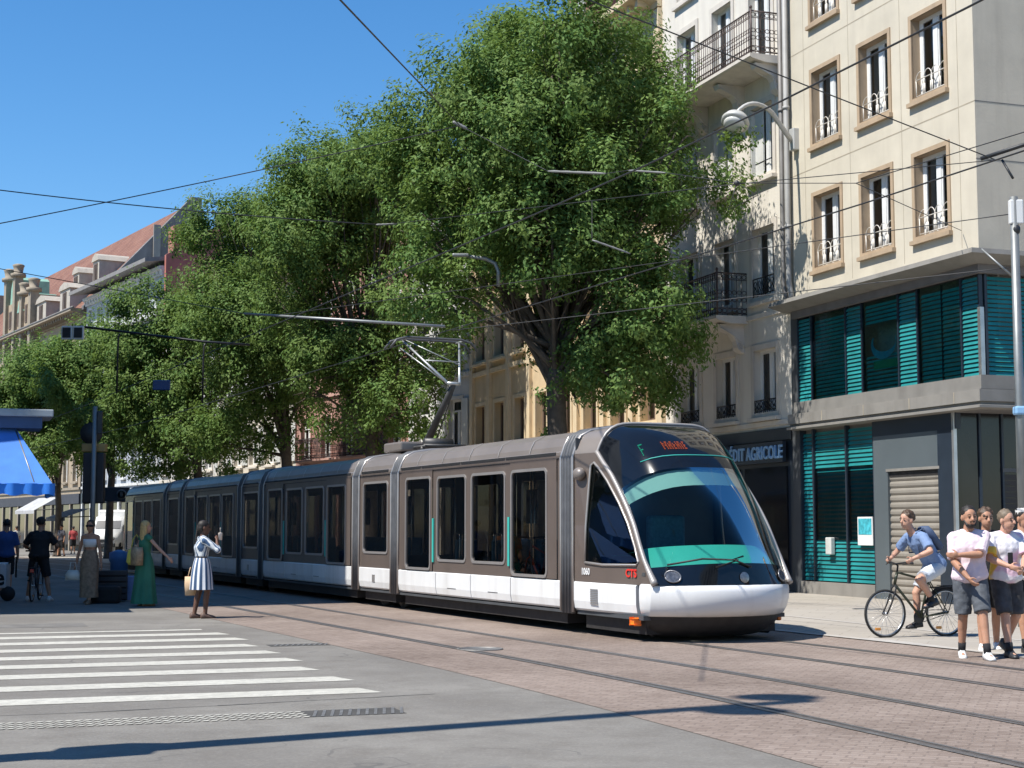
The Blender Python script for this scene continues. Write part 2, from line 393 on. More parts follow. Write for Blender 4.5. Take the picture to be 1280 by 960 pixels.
# ------------------------------------------------------------------ tram
BROWN = M('tram_brown', (.132, .104, .088), .42, .1, var=.1, scale=.8, coat=.15, streak=.3)
TROOF = M('tram_roof', (.205, .178, .16), .4, .15, var=.1, scale=1.2, coat=.2, streak=.1)
TWHITE = M('tram_white', (.74, .74, .73), .38, 0, var=.05, scale=1.5, coat=.2, streak=.34, dirt=(.3, .26, .22))
TSILV = M('tram_silver', (.35, .325, .305), .42, .25, var=.08, scale=2)
BELL = M('tram_bellows', (.085, .088, .095), .55, 0, var=.25, scale=5)
UNDER = M('tram_underframe', (.022, .02, .02), .7, 0, var=.4, scale=7)
GASK = M('tram_gasket', (.4, .375, .355), .35, .5, var=.08)
BLACKG = M('black_gloss', (.006, .007, .009), .07, 0, var=.2, spec=.6, rvar=.02)
RUBBER = M('black_rubber', (.02, .02, .021), .6, var=.2)
TEAL = M('teal_plastic', (.045, .42, .36), .45, var=.1)
DASH = M('dash_teal', (.08, .62, .48), .6, var=.06)
TGLASS = glass('tram_glass', (.42, .41, .39), 1.45, .015, .85)
WGLASS = glass('windscreen_glass', (.5, .62, .62), 1.42, .008, .7)
INTER = M('tram_interior', (.3, .3, .3), .6, var=.1)
TFLOOR = M('tram_floor', (.06, .065, .07), .6, var=.2)
SEATM = M('tram_seat', (.05, .13, .2), .7, var=.3, scale=20)
CHROME = M('grab_rail', (.55, .55, .53), .25, .9, var=.05)
tram = empty('tram', TR0, math.atan2(-math.cos(TH), math.sin(TH)), 'long brown and white low-floor tram with a big curved windscreen', 'tram')
HALF = [(1.2, 2.66), (1.2, 2.705), (1.165, 2.725), (1.145, 2.80), (1.075, 2.93), (.9, 3.02), (.55, 3.075), (0, 3.1)]
SECT = HALF + [(-y, z) for y, z in HALF[-2::-1]]
def ringplate(mb, x0, x1, z0, z1, hole, y, mi=0, m=4):
    """rectangular plate in plane y with a rounded hole (x0,x1,z0,z1,r)"""
    pts = rrect(hole[0], hole[1], hole[2], hole[3], hole[4], m); nn = len(pts)
    cor = [(x1, z1), (x0, z1), (x0, z0), (x1, z0)]
    vs = [(p[0], y, p[1]) for p in pts] + [(c[0], y, c[1]) for c in cor]; fs = []
    for k in range(4):
        for j in range(m): fs.append((k*(m+1)+j, k*(m+1)+j+1, nn+k))
        fs.append((k*(m+1)+m, ((k+1) % 4)*(m+1), nn+(k+1) % 4, nn+k))
    mb.add(vs, fs, mi)
def window(par, x0, x1, z0, z1, r, y, name='window'):
    """pane with a raised rounded surround"""
    s = -1 if y < 0 else 1
    a = rrect(x0-.025, x1+.025, z0-.025, z1+.025, r+.02); b = rrect(x0+.02, x1-.02, z0+.02, z1-.02, max(.02, r-.02))
    mb = MB(); n = len(a); yo = y + s*.014
    vs = [(p[0], yo, p[1]) for p in a] + [(p[0], yo, p[1]) for p in b] + [(p[0], y - s*.01, p[1]) for p in a] + [(p[0], y - s*.03, p[1]) for p in b]
    fs = []
    for k in range(n):
        k2 = (k+1) % n; fs += [(k, k2, n+k2, n+k), (2*n+k, 2*n+k2, k2, k), (n+k, n+k2, 3*n+k2, 3*n+k)]
    mb.add(vs, fs, 0)
    w = mb.build(name, GASK, par)
    c = rrect(x0+.005, x1-.005, z0+.005, z1-.005, r)
    MB().add([(p[0], y - s*.012, p[1]) for p in c], [tuple(range(n))]).build('pane', TGLASS, w)
    return w
def skirts(par, xa, xb, cuts, near=True):
    for s in (-1, 1):
        e = [xa] + cuts + [xb]
        for i in range(len(e)-1):
            x0, x1 = e[i] - .012, e[i+1] + .012
            prof = [(s*1.20, .775), (s*1.215, .76), (s*1.215, .5), (s*1.195, .39), (s*1.17, .362), (s*1.1, .362), (s*1.1, .775)]
            MB().prism(prof if s < 0 else prof[::-1], 0, x1, x0).build('skirt_panel', TWHITE, par)
JOIN = [0, -7.45, -9.75, -17.0, -19.1, -25.9, -28.2]
TEND = -35.0; GAP = .21
def shell(par_name, xa, xb, cells, doors, ridges=True):
    """passenger module from xa (front) back to xb; cells = [(x_from, x_to, window)] measured back from xa"""
    mb = MB(); L = xa - xb
    for s in (-1, 1):
        y = s * 1.2
        e = 0.
        for c0, c1, w, isdoor in cells:
            if c0 > e + 1e-4: mb.quad((xa-e, y, .775), (xa-c0, y, .775), (xa-c0, y, 2.66), (xa-e, y, 2.66))
            if not isdoor: ringplate(mb, xa-c1, xa-c0, .775, 2.66, (xa-w[1], xa-w[0], w[2], w[3], .09), y)
            e = c1
        if e < L - 1e-4: mb.quad((xa-e, y, .775), (xb, y, .775), (xb, y, 2.66), (xa-e, y, 2.66))
    # roof skin, in the lighter paint
    for i in range(len(SECT)-1):
        (y0, z0), (y1, z1) = SECT[i], SECT[i+1]
        mb.add([(xa, y0, z0), (xa, y1, z1), (xb, y1, z1), (xb, y0, z0)], [(0, 1, 2, 3)], 1, True)
    mb.box(xb, xa, -1.18, 1.18, .30, .34, 2); mb.box(xb+.05, xa-.05, -1.08, 1.08, .13, .30, 3)
    mb.box(xb, xb+.03, -1.19, 1.19, .34, 1.0, 2); mb.box(xa-.03, xa, -1.19, 1.19, .34, 1.0, 2)
    body = mb.build(par_name, [BROWN, TROOF, TFLOOR, UNDER], tram)
    for c0, c1, w, isdoor in cells:
        for s in (-1, 1):
            y = s * 1.2
            if isdoor:
                d = MB(); ringplate(d, xa-c1+.012, xa-c0-.012, .79, 2.62, (xa-w[1], xa-w[0], w[2], w[3], .09), y*1.012)
                d.box(xa-c1+.0, xa-c1+.012, y*.97, y*1.0, .79, 2.62, 1); d.box(xa-c0-.012, xa-c0, y*.97, y*1.0, .79, 2.62, 1)
                d.quad((xa-c1, y, 2.62), (xa-c0, y, 2.62), (xa-c0, y, 2.66), (xa-c1, y, 2.66), 0)
                do = d.build('door', [BROWN, RUBBER], body)
                window(body, xa-w[1], xa-w[0], w[2], w[3], .09, y*1.012)
            else: window(body, xa-w[1], xa-w[0], w[2], w[3], .09, y)
    # gutter under the roof shoulder and the seams of the roof panels
    for s in (-1, 1):
        k = .15
        while k < L - .3:
            k2 = min(L - .1, k + 1.9); MB().box(xa-k2, xa-k-.04, s*1.195, s*1.212, 2.675, 2.712).build('gutter', RUBBER, body); k = k2
        MB().box(xb, xa, s*1.199, s*1.206, 2.605, 2.618).build('seam', RUBBER, body)
    k = 1.2
    while ridges and k < L - .5:
        rings = [[(xa-k+dx, y*1.006, z*1.003+.002) for y, z in SECT[2:-2]] for dx in (-.014, .014)]
        MB().loft(rings, cap=False, closed=False).build('roof_seam', TSILV, body); k += 1.24
    return body
BIG = [(.14, 1.98, (.52, 1.90, .82, 2.47), True), (2.06, 3.82, (2.21, 3.68, .99, 2.47), False), (3.82, 5.5, (3.96, 5.35, .99, 2.47), False), (5.58, 7.3, (5.69, 7.02, .82, 2.49), True)]
def scaleb(L): k = L / 7.45; return [(a*k, b*k, (w[0]*k, w[1]*k, w[2], w[3]), d) for a, b, w, d in BIG]
SEAT = None
def seat_mesh():
    mb = MB(); mb.bbox(-.21, .21, -.21, .21, .40, .50, .03); mb.bbox(-.24, -.16, -.21, .21, .45, 1.02, .03); mb.box(-.06, .06, -.15, .15, 0, .40, 1)
    return mb.mesh('seat', [SEATM, UNDER])
SEAT = seat_mesh()
def bellows(x):
    b = MB(); base = [(1.12, .34), (1.12, 2.6)] + [(y*.94, z*.97) for y, z in HALF[2:]]; ring = base + [(-y, z) for y, z in base[-2::-1]]
    b.loft([[(x-GAP-.02, y, z) for y, z in ring], [(x+GAP+.02, y, z) for y, z in ring]], cap=False)
    for k in (-.15, -.05, .05, .15):
        out = [(1.2, .3), (1.205, 1.4), (1.2, 2.6)] + HALF[3:]; o2 = out + [(-y, z) for y, z in out[-2::-1]]
        b.tube([(x+k, y*.99, z) for y, z in o2], .042, 6)
    bo = b.build('bellows', BELL, tram)
    for k in (-.2, .2):
        out = [(1.212, .32), (1.212, 1.4), (1.212, 2.62)] + HALF[3:]; o2 = out + [(-y, z) for y, z in out[-2::-1]]
        MB().tube([(x+k, y*1.004, z+.004) for y, z in o2], .022, 6).build('bellows_rim', GASK, bo)
first = None
for i in range(len(JOIN)):
    xa = JOIN[i] - GAP; xb = (JOIN[i+1] if i+1 < len(JOIN) else TEND) + GAP; L = xa - xb
    if i in (1, 3, 5):
        body = shell('bogie_module', xa, xb, [(.12, L-.12, (L/2-.72, L/2+.72, 1.08, 2.47), False)], [], False)
        skirts(body, xa, xb, [])
        for s in (-1, 1): MB().bbox(xa-1.05, xa-.9, s*1.212, s*1.222, .5, .64, .004).build('vent_panel', GASK, body)
        # the powered bogie under the short module
        bo = MB().box(xb+.1, xa-.1, -1.0, 1.0, .12, .3)
        bo = bo.build('bogie', UNDER, tram)
        for wx in (-.55, .55):
            for wy in (-.75, .75): MB().lathe([(.28, -.06), (.28, .06), (.1, .08), (.1, -.08)], (xa+xb)/2+wx, wy, .285, 18, axis='y').build('wheel', STEEL, bo)
        if i == 1:   # pantograph frame and equipment box
            MB().bbox(xa-1.75, xa-.75, -.75, .1, 3.1, 3.3, .04).build('roof_box', TROOF, body)
    else:
        body = shell('passenger_module', xa, xb, scaleb(L), [])
        skirts(body, xa, xb, [xa - q*L/7.45 for q in (1.95, 3.7, 5.4)])
        for q in (2.02, 5.54):
            for s in (-1, 1): MB().box(xa-q*L/7.45-.035, xa-q*L/7.45+.035, s*1.205, s*1.225, .95, 1.74).build('door_strip', TEAL, body)
        for q in (2.7, 4.6):
            for s in (-1, 1): MB().box(xa-q*L/7.45-.2, xa-q*L/7.45+.2, s*1.2155, s*1.2185, .5, .51).build('hatch_slot', RUBBER, body)
        for q in (2.4, 3.25, 4.1, 5.0):
            for sy in (.9, .42):
                o = link('seat', SEAT, body); o.location = (xa-q*L/7.45, sy, .34)
                if q in (2.4, 4.1): o.rotation_euler = (0, 0, PI)
        for q in (2.9, 4.6):
            o = link('seat', SEAT, body); o.location = (xa-q*L/7.45, -.85, .34)
        for q, yy in ((2.05, -.8), (2.05, .8), (5.5, -.8), (5.5, .8), (3.8, -.55)):
            MB().tube([(xa-q*L/7.45, yy, .34), (xa-q*L/7.45, yy, 2.85)], .017, 6).build('grab_pole', CHROME, body)
        for q in (2.75, 3.1, 4.3, 4.7):
            x = xa-q*L/7.45; MB().tube([(x, -1.02, .34), (x, -1.02, 1.42), (x-.02, -1.02, 1.46), (x-.24, -1.02, 1.46), (x-.26, -1.02, 1.42), (x-.26, -1.02, .34)], .014, 6).build('seat_rail', CHROME, body)
        # posters hung at the far windows
        for q in (3.1, 6.3): MB().box(xa-q*L/7.45-.25, xa-q*L/7.45+.25, 1.1, 1.12, 1.65, 2.3).build('poster', M('poster', (.22, .2, .19), .5, var=.8, scale=6), body)
        if first is None: first = body
    if i > 0 or True: bellows(JOIN[i])
# tail of the rear module: closed by a raked end
mb = MB(); xr = TEND + GAP
for i in range(len(SECT)-1):
    (y0, z0), (y1, z1) = SECT[i], SECT[i+1]
    mb.add([(xr, y0, z0), (xr, y1, z1), (xr-.35, y1*.9, z1-.06), (xr-.35, y0*.9, z0-.02)], [(0, 1, 2, 3)], 0, True)
ring1 = [(xr-.35, y*.9, z-.04) for y, z in SECT] ; 
pr = [(1.2, .36), (1.2, 2.66)]
mb.add([(xr, -1.2, .36), (xr, -1.2, 2.66), (xr-.35, -1.08, 2.64), (xr-1.3, -1.0, .9), (xr-1.35, -1.0, .36), (xr, 1.2, .36), (xr, 1.2, 2.66), (xr-.35, 1.08, 2.64), (xr-1.3, 1.0, .9), (xr-1.35, 1.0, .36)],
       [(0, 1, 2, 3, 4), (9, 8, 7, 6, 5), (3, 8, 9, 4), (2, 7, 8, 3)], 1)
mb.add(ring1, [tuple(range(len(ring1)))], 1)
mb.build('rear_cab', [TROOF, BLACKG], tram)

# ---- front cab
SIDE = [(.66, 2.67), (.88, 2.51), (1.18, 2.3), (1.55, 1.95), (1.84, 1.62), (2.06, 1.28), (2.24, 1.02), (2.42, .78)]
CENT = [(.74, 3.1), (1.28, 2.97), (1.77, 2.66), (2.17, 2.24), (2.46, 1.83), (2.68, 1.4), (2.77, 1.09), (2.83, .78)]
def hw(x, z=0.): return 1.19 - .11 * max(0., min(1., (x - .9) / 1.5))**1.6 - .15 * max(0., min(1., (z - 1.1) / 1.55)) * max(0., min(1., (x - .2) / .45))
def lerp_list(lst, s):
    k = s * (len(lst) - 1); i = min(int(k), len(lst) - 2); f = k - i
    p0, p1, p2, p3 = (np.array(lst[max(0, min(len(lst)-1, j))]) for j in (i-1, i, i+1, i+2))
    return .5*((2*p1) + (-p0+p2)*f + (2*p0-5*p1+4*p2-p3)*f*f + (-p0+3*p1-3*p2+p3)*f**3)
def nose(s, v, inset=0.):
    """point of the front skin: s 0 at the roof arch, 1 above the bumper; v -1 near side .. 1 far side"""
    a, b = lerp_list(SIDE, s), lerp_list(CENT, s)
    q = math.sin(v * PI / 2) if abs(v) < 1 else (1 if v > 0 else -1)
    w = abs(q); pz = 5.0 * (1 - s)**2 + 2.2; px = 2.3
    x = a[0] + (b[0] - a[0]) * (1 - w**px); z = a[1] + (b[1] - a[1]) * (1 - w**pz)
    return Vector((x - inset * .8, q * (hw(x, a[1]) - inset), z - inset * .25))
def patch(s0, s1, v0, v1, ns, nv, inset=0.):
    return MB().loft([[nose(s0 + (s1-s0)*i/ns, v0 + (v1-v0)*j/nv, inset) for j in range(nv+1)] for i in range(ns+1)], cap=False, closed=False)
def nose_n(s, v):
    e = .01; a = nose(s+e, v) - nose(s-e, v); b = nose(s, v+e) - nose(s, v-e); n = a.cross(b).normalized()
    return n if n.x > 0 else -n
cabm = MB()
# cab sides: plate with the big curved side window
outer = [(GAP, .775), (1.1, .775), (2.42, .78), (2.24, 1.02), (2.06, 1.28), (1.84, 1.62), (1.55, 1.95), (1.18, 2.3), (.88, 2.51), (.66, 2.67), (GAP, 2.66), (GAP, 1.6)]
inner = [(.56, 1.06), (1.1, 1.035), (1.99, 1.045), (2.04, 1.10), (1.94, 1.28), (1.71, 1.62), (1.43, 1.92), (1.06, 2.24), (.79, 2.42), (.62, 2.52), (.555, 2.48), (.53, 1.6)]
for s in (-1, 1):
    n = len(outer); y = s*1.2
    cabm.add([(p[0], s*(hw(*p)+.01), p[1]) for p in outer] + [(p[0], s*(hw(*p)+.01), p[1]) for p in inner], [(k, (k+1) % n, n+(k+1) % n, n+k) for k in range(n)], 0)
# roof between articulation and arch
arch = [nose(0, -1 + 2*j/24) for j in range(25)]
def sect_at(q):   # resample the roof section by y
    ys = [p[0] for p in HALF][::-1]; zs = [p[1] for p in HALF][::-1]; return np.interp(abs(q), ys, zs)
r0 = [Vector((GAP, 1.2*p.y/abs(arch[0].y), sect_at(1.2*p.y/abs(arch[0].y)))) for p in arch]
cabm.loft([r0, [a.lerp(b, .5) for a, b in zip(r0, arch)], arch], 1, True, False, False)
cabm.box(GAP, 2.2, -1.15, 1.15, .3, .36, 2); cabm.box(GAP, GAP+.03, -1.18, 1.18, .36, 2.9, 2)
cab = cabm.build('cab_body', [BROWN, TROOF, TFLOOR], tram)
for s in (-1, 1):
    w = MB().tube([(p[0], s*(hw(*p)+.014), p[1]) for p in inner + inner[:1]], .02, 6).build('side_window', GASK, cab)
    MB().add([(p[0], s*(hw(*p)-.002), p[1]) for p in inner], [tuple(range(len(inner)))]).build('pane', TGLASS, w)
    MB().tube([nose(k/30, s*1.0) + Vector((0, s*.012, .01)) for k in range(0, 31)], [.034 if k < 26 else .034 + (k-25)*.004 for k in range(31)], 8).build('pillar', TSILV, cab)
MB().tube([nose(0.0, -1 + 2*j/24) + Vector((0, 0, .008)) for j in range(25)], .024, 8).build('roof_arch', TSILV, cab)
patch(.0, .37, -1, 1, 10, 24).build('front_cowl', BLACKG, cab)
patch(.37, .86, -1, 1, 14, 24).build('windscreen', WGLASS, cab)
low = patch(.86, 1.0, -1, 1, 5, 24).build('front_panel', BLACKG, cab)
# bumper and apron
def plan(xs, xc, z, hw, k=24, pw=2.4, back=2.1):
    pts = []
    for j in range(k+1):
        q = math.sin((-1 + 2*j/k) * PI/2); pts.append(Vector((xs + (xc-xs)*(1-abs(q)**pw), q*hw, z)))
    return [Vector((back, -hw-.035, z))] + pts + [Vector((back, hw+.035, z))]
MB().loft([plan(2.34, 2.80, .795, 1.09), plan(2.36, 2.86, .775, 1.115), plan(2.36, 2.895, .70, 1.125), plan(2.35, 2.90, .58, 1.125), plan(2.31, 2.87, .46, 1.115), plan(2.26, 2.80, .375, 1.09), plan(2.23, 2.73, .355, 1.06)], 0, True, False, False).build('bumper', TWHITE, cab)
MB().loft([plan(2.21, 2.73, .36, 1.05), plan(2.17, 2.69, .26, 1.03), plan(2.05, 2.55, .15, .98), plan(1.9, 2.3, .07, .9)], 0, True, False, False).build('apron', UNDER, cab)
MB().box(.3, 2.1, -1.05, 1.05, .1, .34).build('underframe', UNDER, cab)
for s in (-1, 1):
    prof = [(s*1.20, .775), (s*1.215, .76), (s*1.215, .5), (s*1.195, .39), (s*1.17, .362), (s*1.1, .362), (s*1.1, .775)]
    MB().loft([[(x, y - s*(1.2 - hw(x) - .01), z) for y, z in prof] for x in (GAP, .7, 1.2, 1.6, 1.99)], sm=False).build('skirt_panel', TWHITE, cab)
    MB().bbox(1.93, 2.06, s*1.13, s*1.2, .24, .32, .02).build('marker_lamp', M('amber_lens', (.9, .2, .02), .25), cab)
    v = MB()
    for k in range(9): v.box(.75, .98, s*1.2155, s*1.221, .46+k*.026, .475+k*.026)
    v.build('vent_grille', GASK, cab)
    MB().ell((.38, s*1.2, 2.36), (.13, .09, .1), 12, 8).build('side_camera', TROOF, cab)
    # headlamps behind the black panel
    pts = [(.93 + .038*math.sin(q)*(1 if abs(math.sin(q)) < .8 else 1), s*(.60 + .085*math.cos(q))) for q in [2*PI*k/20 for k in range(20)]]
    rim = [nose(a, b) + nose_n(a, b)*.02 for a, b in pts]; cen = nose(.93, s*.6) + nose_n(.93, s*.6)*.03
    MB().add(rim + [cen], [(k, (k+1) % 20, 20) for k in range(20)], 0, True).build('headlamp', M('lamp_lens', (.13, .135, .15), .1, .3, var=.5, scale=25), cab)
    MB().tube(rim + rim[:1], .012, 6).build('lamp_rim', M('lamp_bezel', (.2, .2, .21), .3, .6), cab)
em = nose(.94, .05); nn = nose_n(.94, .05)
q = nn.to_track_quat('Z', 'Y').to_matrix()
MB().add([em + nn*.012 + q @ Vector((.075*math.cos(a), .075*math.sin(a), 0)) for a in [2*PI*k/20 for k in range(20)]] + [em + nn*.03], [(k, (k+1) % 20, 20) for k in range(20)], 0, True).build('emblem', M('emblem_metal', (.3, .29, .28), .3, .8, var=.4, scale=40), cab)
MB().tube([nose(.885, -.2) + nose_n(.885, -.2)*.03, nose(.845, .0) + nose_n(.845, 0)*.04, nose(.83, -.3) + nose_n(.83, -.3)*.035, nose(.855, -.62) + nose_n(.855, -.62)*.03], .014, 6).build('wiper', RUBBER, cab)
MB().tube([nose(.885, .12) + nose_n(.885, .12)*.03, nose(.84, -.05) + nose_n(.84, 0)*.04, nose(.82, .05) + nose_n(.82, .05)*.04], .014, 6).build('wiper', RUBBER, cab)
# inside the cab: dashboard, blind, seat back
dm = MB().loft([[nose(.86, -1 + 2*j/20, .05) for j in range(21)], [Vector((nose(.86, -1+2*j/20).x - .42, nose(.86, -1+2*j/20).y*.93, 1.23 + .10*(1-abs(-1+2*j/20)**2))) for j in range(21)], [Vector((1.15, -1.1 + 2.2*j/20, 1.16)) for j in range(21)]], 0, True, False, False)
dm.build('dashboard', DASH, cab)
patch(.375, .45, -.95, .95, 3, 20, .06).build('sun_blind', M('blind_cloth', (.45, .66, .58), .8, var=.05), cab)
MB().bbox(.75, .92, -.3, .3, 1.0, 1.75, .05).build('driver_seat', SEATM, cab)
MB().box(.35, .4, -1.1, 1.1, .36, 2.75).build('cab_partition', M('partition', (.05, .055, .06), .5, var=.3), cab)
MB().box(GAP, 2.2, -1.12, 1.12, .9, .95).build('cab_floor', TFLOOR, cab)
# destination display: rows of lit dots under the cowl glass
def dots(txt, s0, v0, ds, dv, mat, name):
    mb = MB()
    for r, row in enumerate(txt):
        for c, ch in enumerate(row):
            if ch == '#':
                p, n = nose(s0 + r*ds, v0 + c*dv), nose_n(s0 + r*ds, v0 + c*dv); a = nose(s0+r*ds, v0+(c+.8)*dv) - p; b = nose(s0+(r+.7)*ds, v0+c*dv) - p
                p = p + n*.012; mb.add([p, p+a, p+a+b, p+b], [(0, 1, 2, 3)])
    return mb.build(name, mat, cab)
dots(['####.', '#....', '#....', '###..', '#....', '#....', '#....'], .225, -.50, .0095, .0095, emit('led_green', (.05, .8, .5), .35), 'route_letter')
dots(['#..##..##...#.##..##', '##.#.#.#.#..#.#.#.#.', '#.##.###.##.###.#.##', '#..#.#.#.#..#.#.#.#.', '#..#.#.#.##.#.#.#.##'], .232, -.3, .0095, .0105, emit('led_amber', (1., .2, .06), .4), 'destination_line')
MB().tube([nose(.31, -.55 + k*.1) + nose_n(.31, -.55+k*.1)*.005 for k in range(11)], .008, 6).build('display_rail', TEAL, cab)
def side_text(txt, x, z, size, mat, name):
    me = text_mesh(txt, size, .002, .004); me.materials.append(mat); o = link(name, me, cab); o.location = (x, -hw(x)-.016, z); o.rotation_euler = (PI/2, 0, math.atan2(hw(x-.2)-hw(x+.2), .4))
    return o
REDP = M('red_film', (.72, .03, .02), .5, var=.05)
side_text('1060', .58, .925, .135, TWHITE, 'fleet_number'); side_text('CTS', 1.86, .93, .155, REDP, 'operator_logo')
# ---- pantograph over the short module
pan = MB(); px = JOIN[1] - 1.1
for dy in (-.45, .45):
    pan.tube([(px-.6, dy, 3.18), (px+.75, dy, 3.18)], .03, 6)
    for dx in (-.5, .6): pan.tube([(px+dx, dy, 3.06), (px+dx, dy, 3.18)], .05, 8)
pan.tube([(px-.5, -.45, 3.18), (px-.5, .45, 3.18)], .03, 6); pan.tube([(px+.65, -.45, 3.2), (px+.65, .45, 3.2)], .035, 6)
pan.lathe([(.1, -.3), (.1, .3)], px+.3, 0, 3.27, 12, axis='y')
po = pan.build('pantograph_base', M('panto_dark', (.07, .068, .066), .5, .5, var=.3), tram)
kn = Vector((px+1.0, .05, 4.42)); hd = Vector((px-.1, 0, 5.42))
MB().tube([(px-.45, 0, 3.22), kn - Vector((.02, 0, .02))], [.085, .055], 8).build('lower_arm', MATS['panto_dark'], po)
MB().tube([(px-.3, .14, 3.2), kn + Vector((-.08, .1, .08))], .014, 6).build('guide_rod', MATS['panto_dark'], po)
LG = M('panto_grey', (.42, .43, .42), .4, .6, var=.1)
for dy in (-.62, .62): MB().tube([kn + Vector((0, dy*.2, 0)), hd + Vector((0, dy, -.06))], [.032, .022], 6).build('upper_arm', LG, po)
MB().tube([kn + Vector((0, -.14, 0)), kn + Vector((0, .14, 0))], .035, 8).build('knee_joint', LG, po)
MB().tube([kn + Vector((-.12, -.1, .02)), hd + Vector((.06, -.7, -.22))], .014, 6).build('guide_rod', LG, po)
MB().tube([kn.lerp(hd, .5) + Vector((0, -.36, 0)), kn.lerp(hd, .5) + Vector((0, .36, 0))], .014, 6).build('cross_brace', LG, po)
MB().tube([kn.lerp(hd, .42) + Vector((0, .36, 0)), kn.lerp(hd, .95) + Vector((0, -.58, 0))], .01, 6).build('cross_brace', LG, po)
for dx in (-.18, .18): MB().tube([hd + Vector((dx, y, z)) for y, z in ((-.95, -.22), (-.82, -.06), (-.6, 0), (.6, 0), (.82, -.06), (.95, -.22))], .026, 6).build('contact_strip', M('carbon_strip', (.1, .1, .1), .5, .3), po)
MB().tube([hd + Vector((-.18, -.62, -.03)), hd + Vector((.18, -.62, -.03))], .018, 6).build('head_link', LG, po)
MB().tube([hd + Vector((-.18, .62, -.03)), hd + Vector((.18, .62, -.03))], .018, 6).build('head_link', LG, po)
# ------------------------------------------------------------------ houses: shared pieces
BEIGE = M('beige_render', (.575, .52, .415), .85, var=.1, scale=.9, bump=.12, bscale=25, streak=.22, dirt=(.38, .33, .26))
GREYR = M('grey_render', (.60, .525, .41), .9, var=.08, scale=1.1, bump=.12, bscale=14, streak=.3)
TAN = M('tan_surround', (.42, .315, .21), .8, var=.1, scale=3, bump=.1, streak=.3)
WHITER = M('white_render', (.69, .645, .565), .85, var=.07, scale=.8, bump=.12, bscale=20, streak=.35, dirt=(.36, .32, .28))
WTRIM = M('white_trim', (.62, .57, .50), .8, var=.1, scale=2.5, bump=.15, streak=.35, dirt=(.33, .29, .26))
OCHRE = M('ochre_stone', (.60, .46, .285), .85, var=.12, scale=1.1, bump=.2, bscale=12, streak=.3)
OTRIM = M('ochre_trim', (.66, .53, .35), .8, var=.1, scale=2, bump=.15, streak=.3)
FRAME = M('window_frame_white', (.74, .74, .72), .45, var=.05)
FRAMEB = M('window_frame_brown', (.17, .12, .09), .5, var=.15)
PANE = glass('house_glass', (.42, .46, .47), 1.5, .01, 1.3)
ROOM = M('room_dark', (.30, .275, .25), .9, var=.3, scale=.5)
FILLNET = M('fill_net', (.34, .32, .29), .9, var=.15, scale=5)
CURT = M('curtain', (.62, .60, .56), .9, var=.1, scale=6)
IRONW = M('wrought_iron', (.022, .02, .022), .5, .4, var=.3)
PALEIRON = M('pale_iron', (.66, .62, .55), .5, .1, var=.08)
NAVY = M('navy_panel', (.02, .03, .045), .4, var=.15)
SLATE = M('slate_panel', (.095, .115, .125), .45, var=.08, scale=.8)
SLATEM = M('shutter_slat', (.28, .255, .218), .5, .1, var=.08, streak=.15)
TEALS = M('teal_slat', (.015, .205, .21), .5, var=.25, scale=1.5)
TEALB = M('teal_blind', (.07, .48, .45), .6, var=.2)
TEALG = glass('teal_glass', (.5, .8, .8), 1.5, .01, 1.1)
CONC = M('concrete_band', (.235, .222, .2), .8, var=.1, scale=2, bump=.15, streak=.4)
SHOPG = glass('shop_glass', (.25, .27, .3), 1.5, .01, 1.3)
TILE = None
def tile_mat():
    m, nt, out = new_mat('clay_tiles')
    b = N(nt, 'ShaderNodeBsdfPrincipled'); nt.links.new(b.outputs[0], out.inputs[0])
    tc = N(nt, 'ShaderNodeTexCoord'); mp = N(nt, 'ShaderNodeMapping'); mp.inputs['Rotation'].default_value = (PI/2, 0, 0); nt.links.new(tc.outputs['Object'], mp.inputs[0])
    br = N(nt, 'ShaderNodeTexBrick'); br.inputs['Scale'].default_value = 1; br.inputs['Brick Width'].default_value = .35; br.inputs['Row Height'].default_value = .28; br.inputs['Mortar Size'].default_value = .03
    br.inputs['Color1'].default_value = (.22, .095, .06, 1); br.inputs['Color2'].default_value = (.28, .14, .09, 1); br.inputs['Mortar'].default_value = (.13, .06, .045, 1); nt.links.new(mp.outputs[0], br.inputs[0])
    f = noise_fac(nt, .6, lo=.4, hi=.7); c = mixc(nt, f, br.outputs[0], (.7, .62, .58), 'MULTIPLY'); nt.links.new(c, b.inputs['Base Color']); b.inputs['Roughness'].default_value = .85
    bp = N(nt, 'ShaderNodeBump'); bp.inputs['Strength'].default_value = .6; bp.inputs['Distance'].default_value = .04; nt.links.new(br.outputs['Fac'], bp.inputs['Height']); bp.invert = True; nt.links.new(bp.outputs[0], b.inputs['Normal'])
    return m
TILE = tile_mat()
ANG1 = math.atan2(-ET.y, -ET.x)
WCACHE = {}
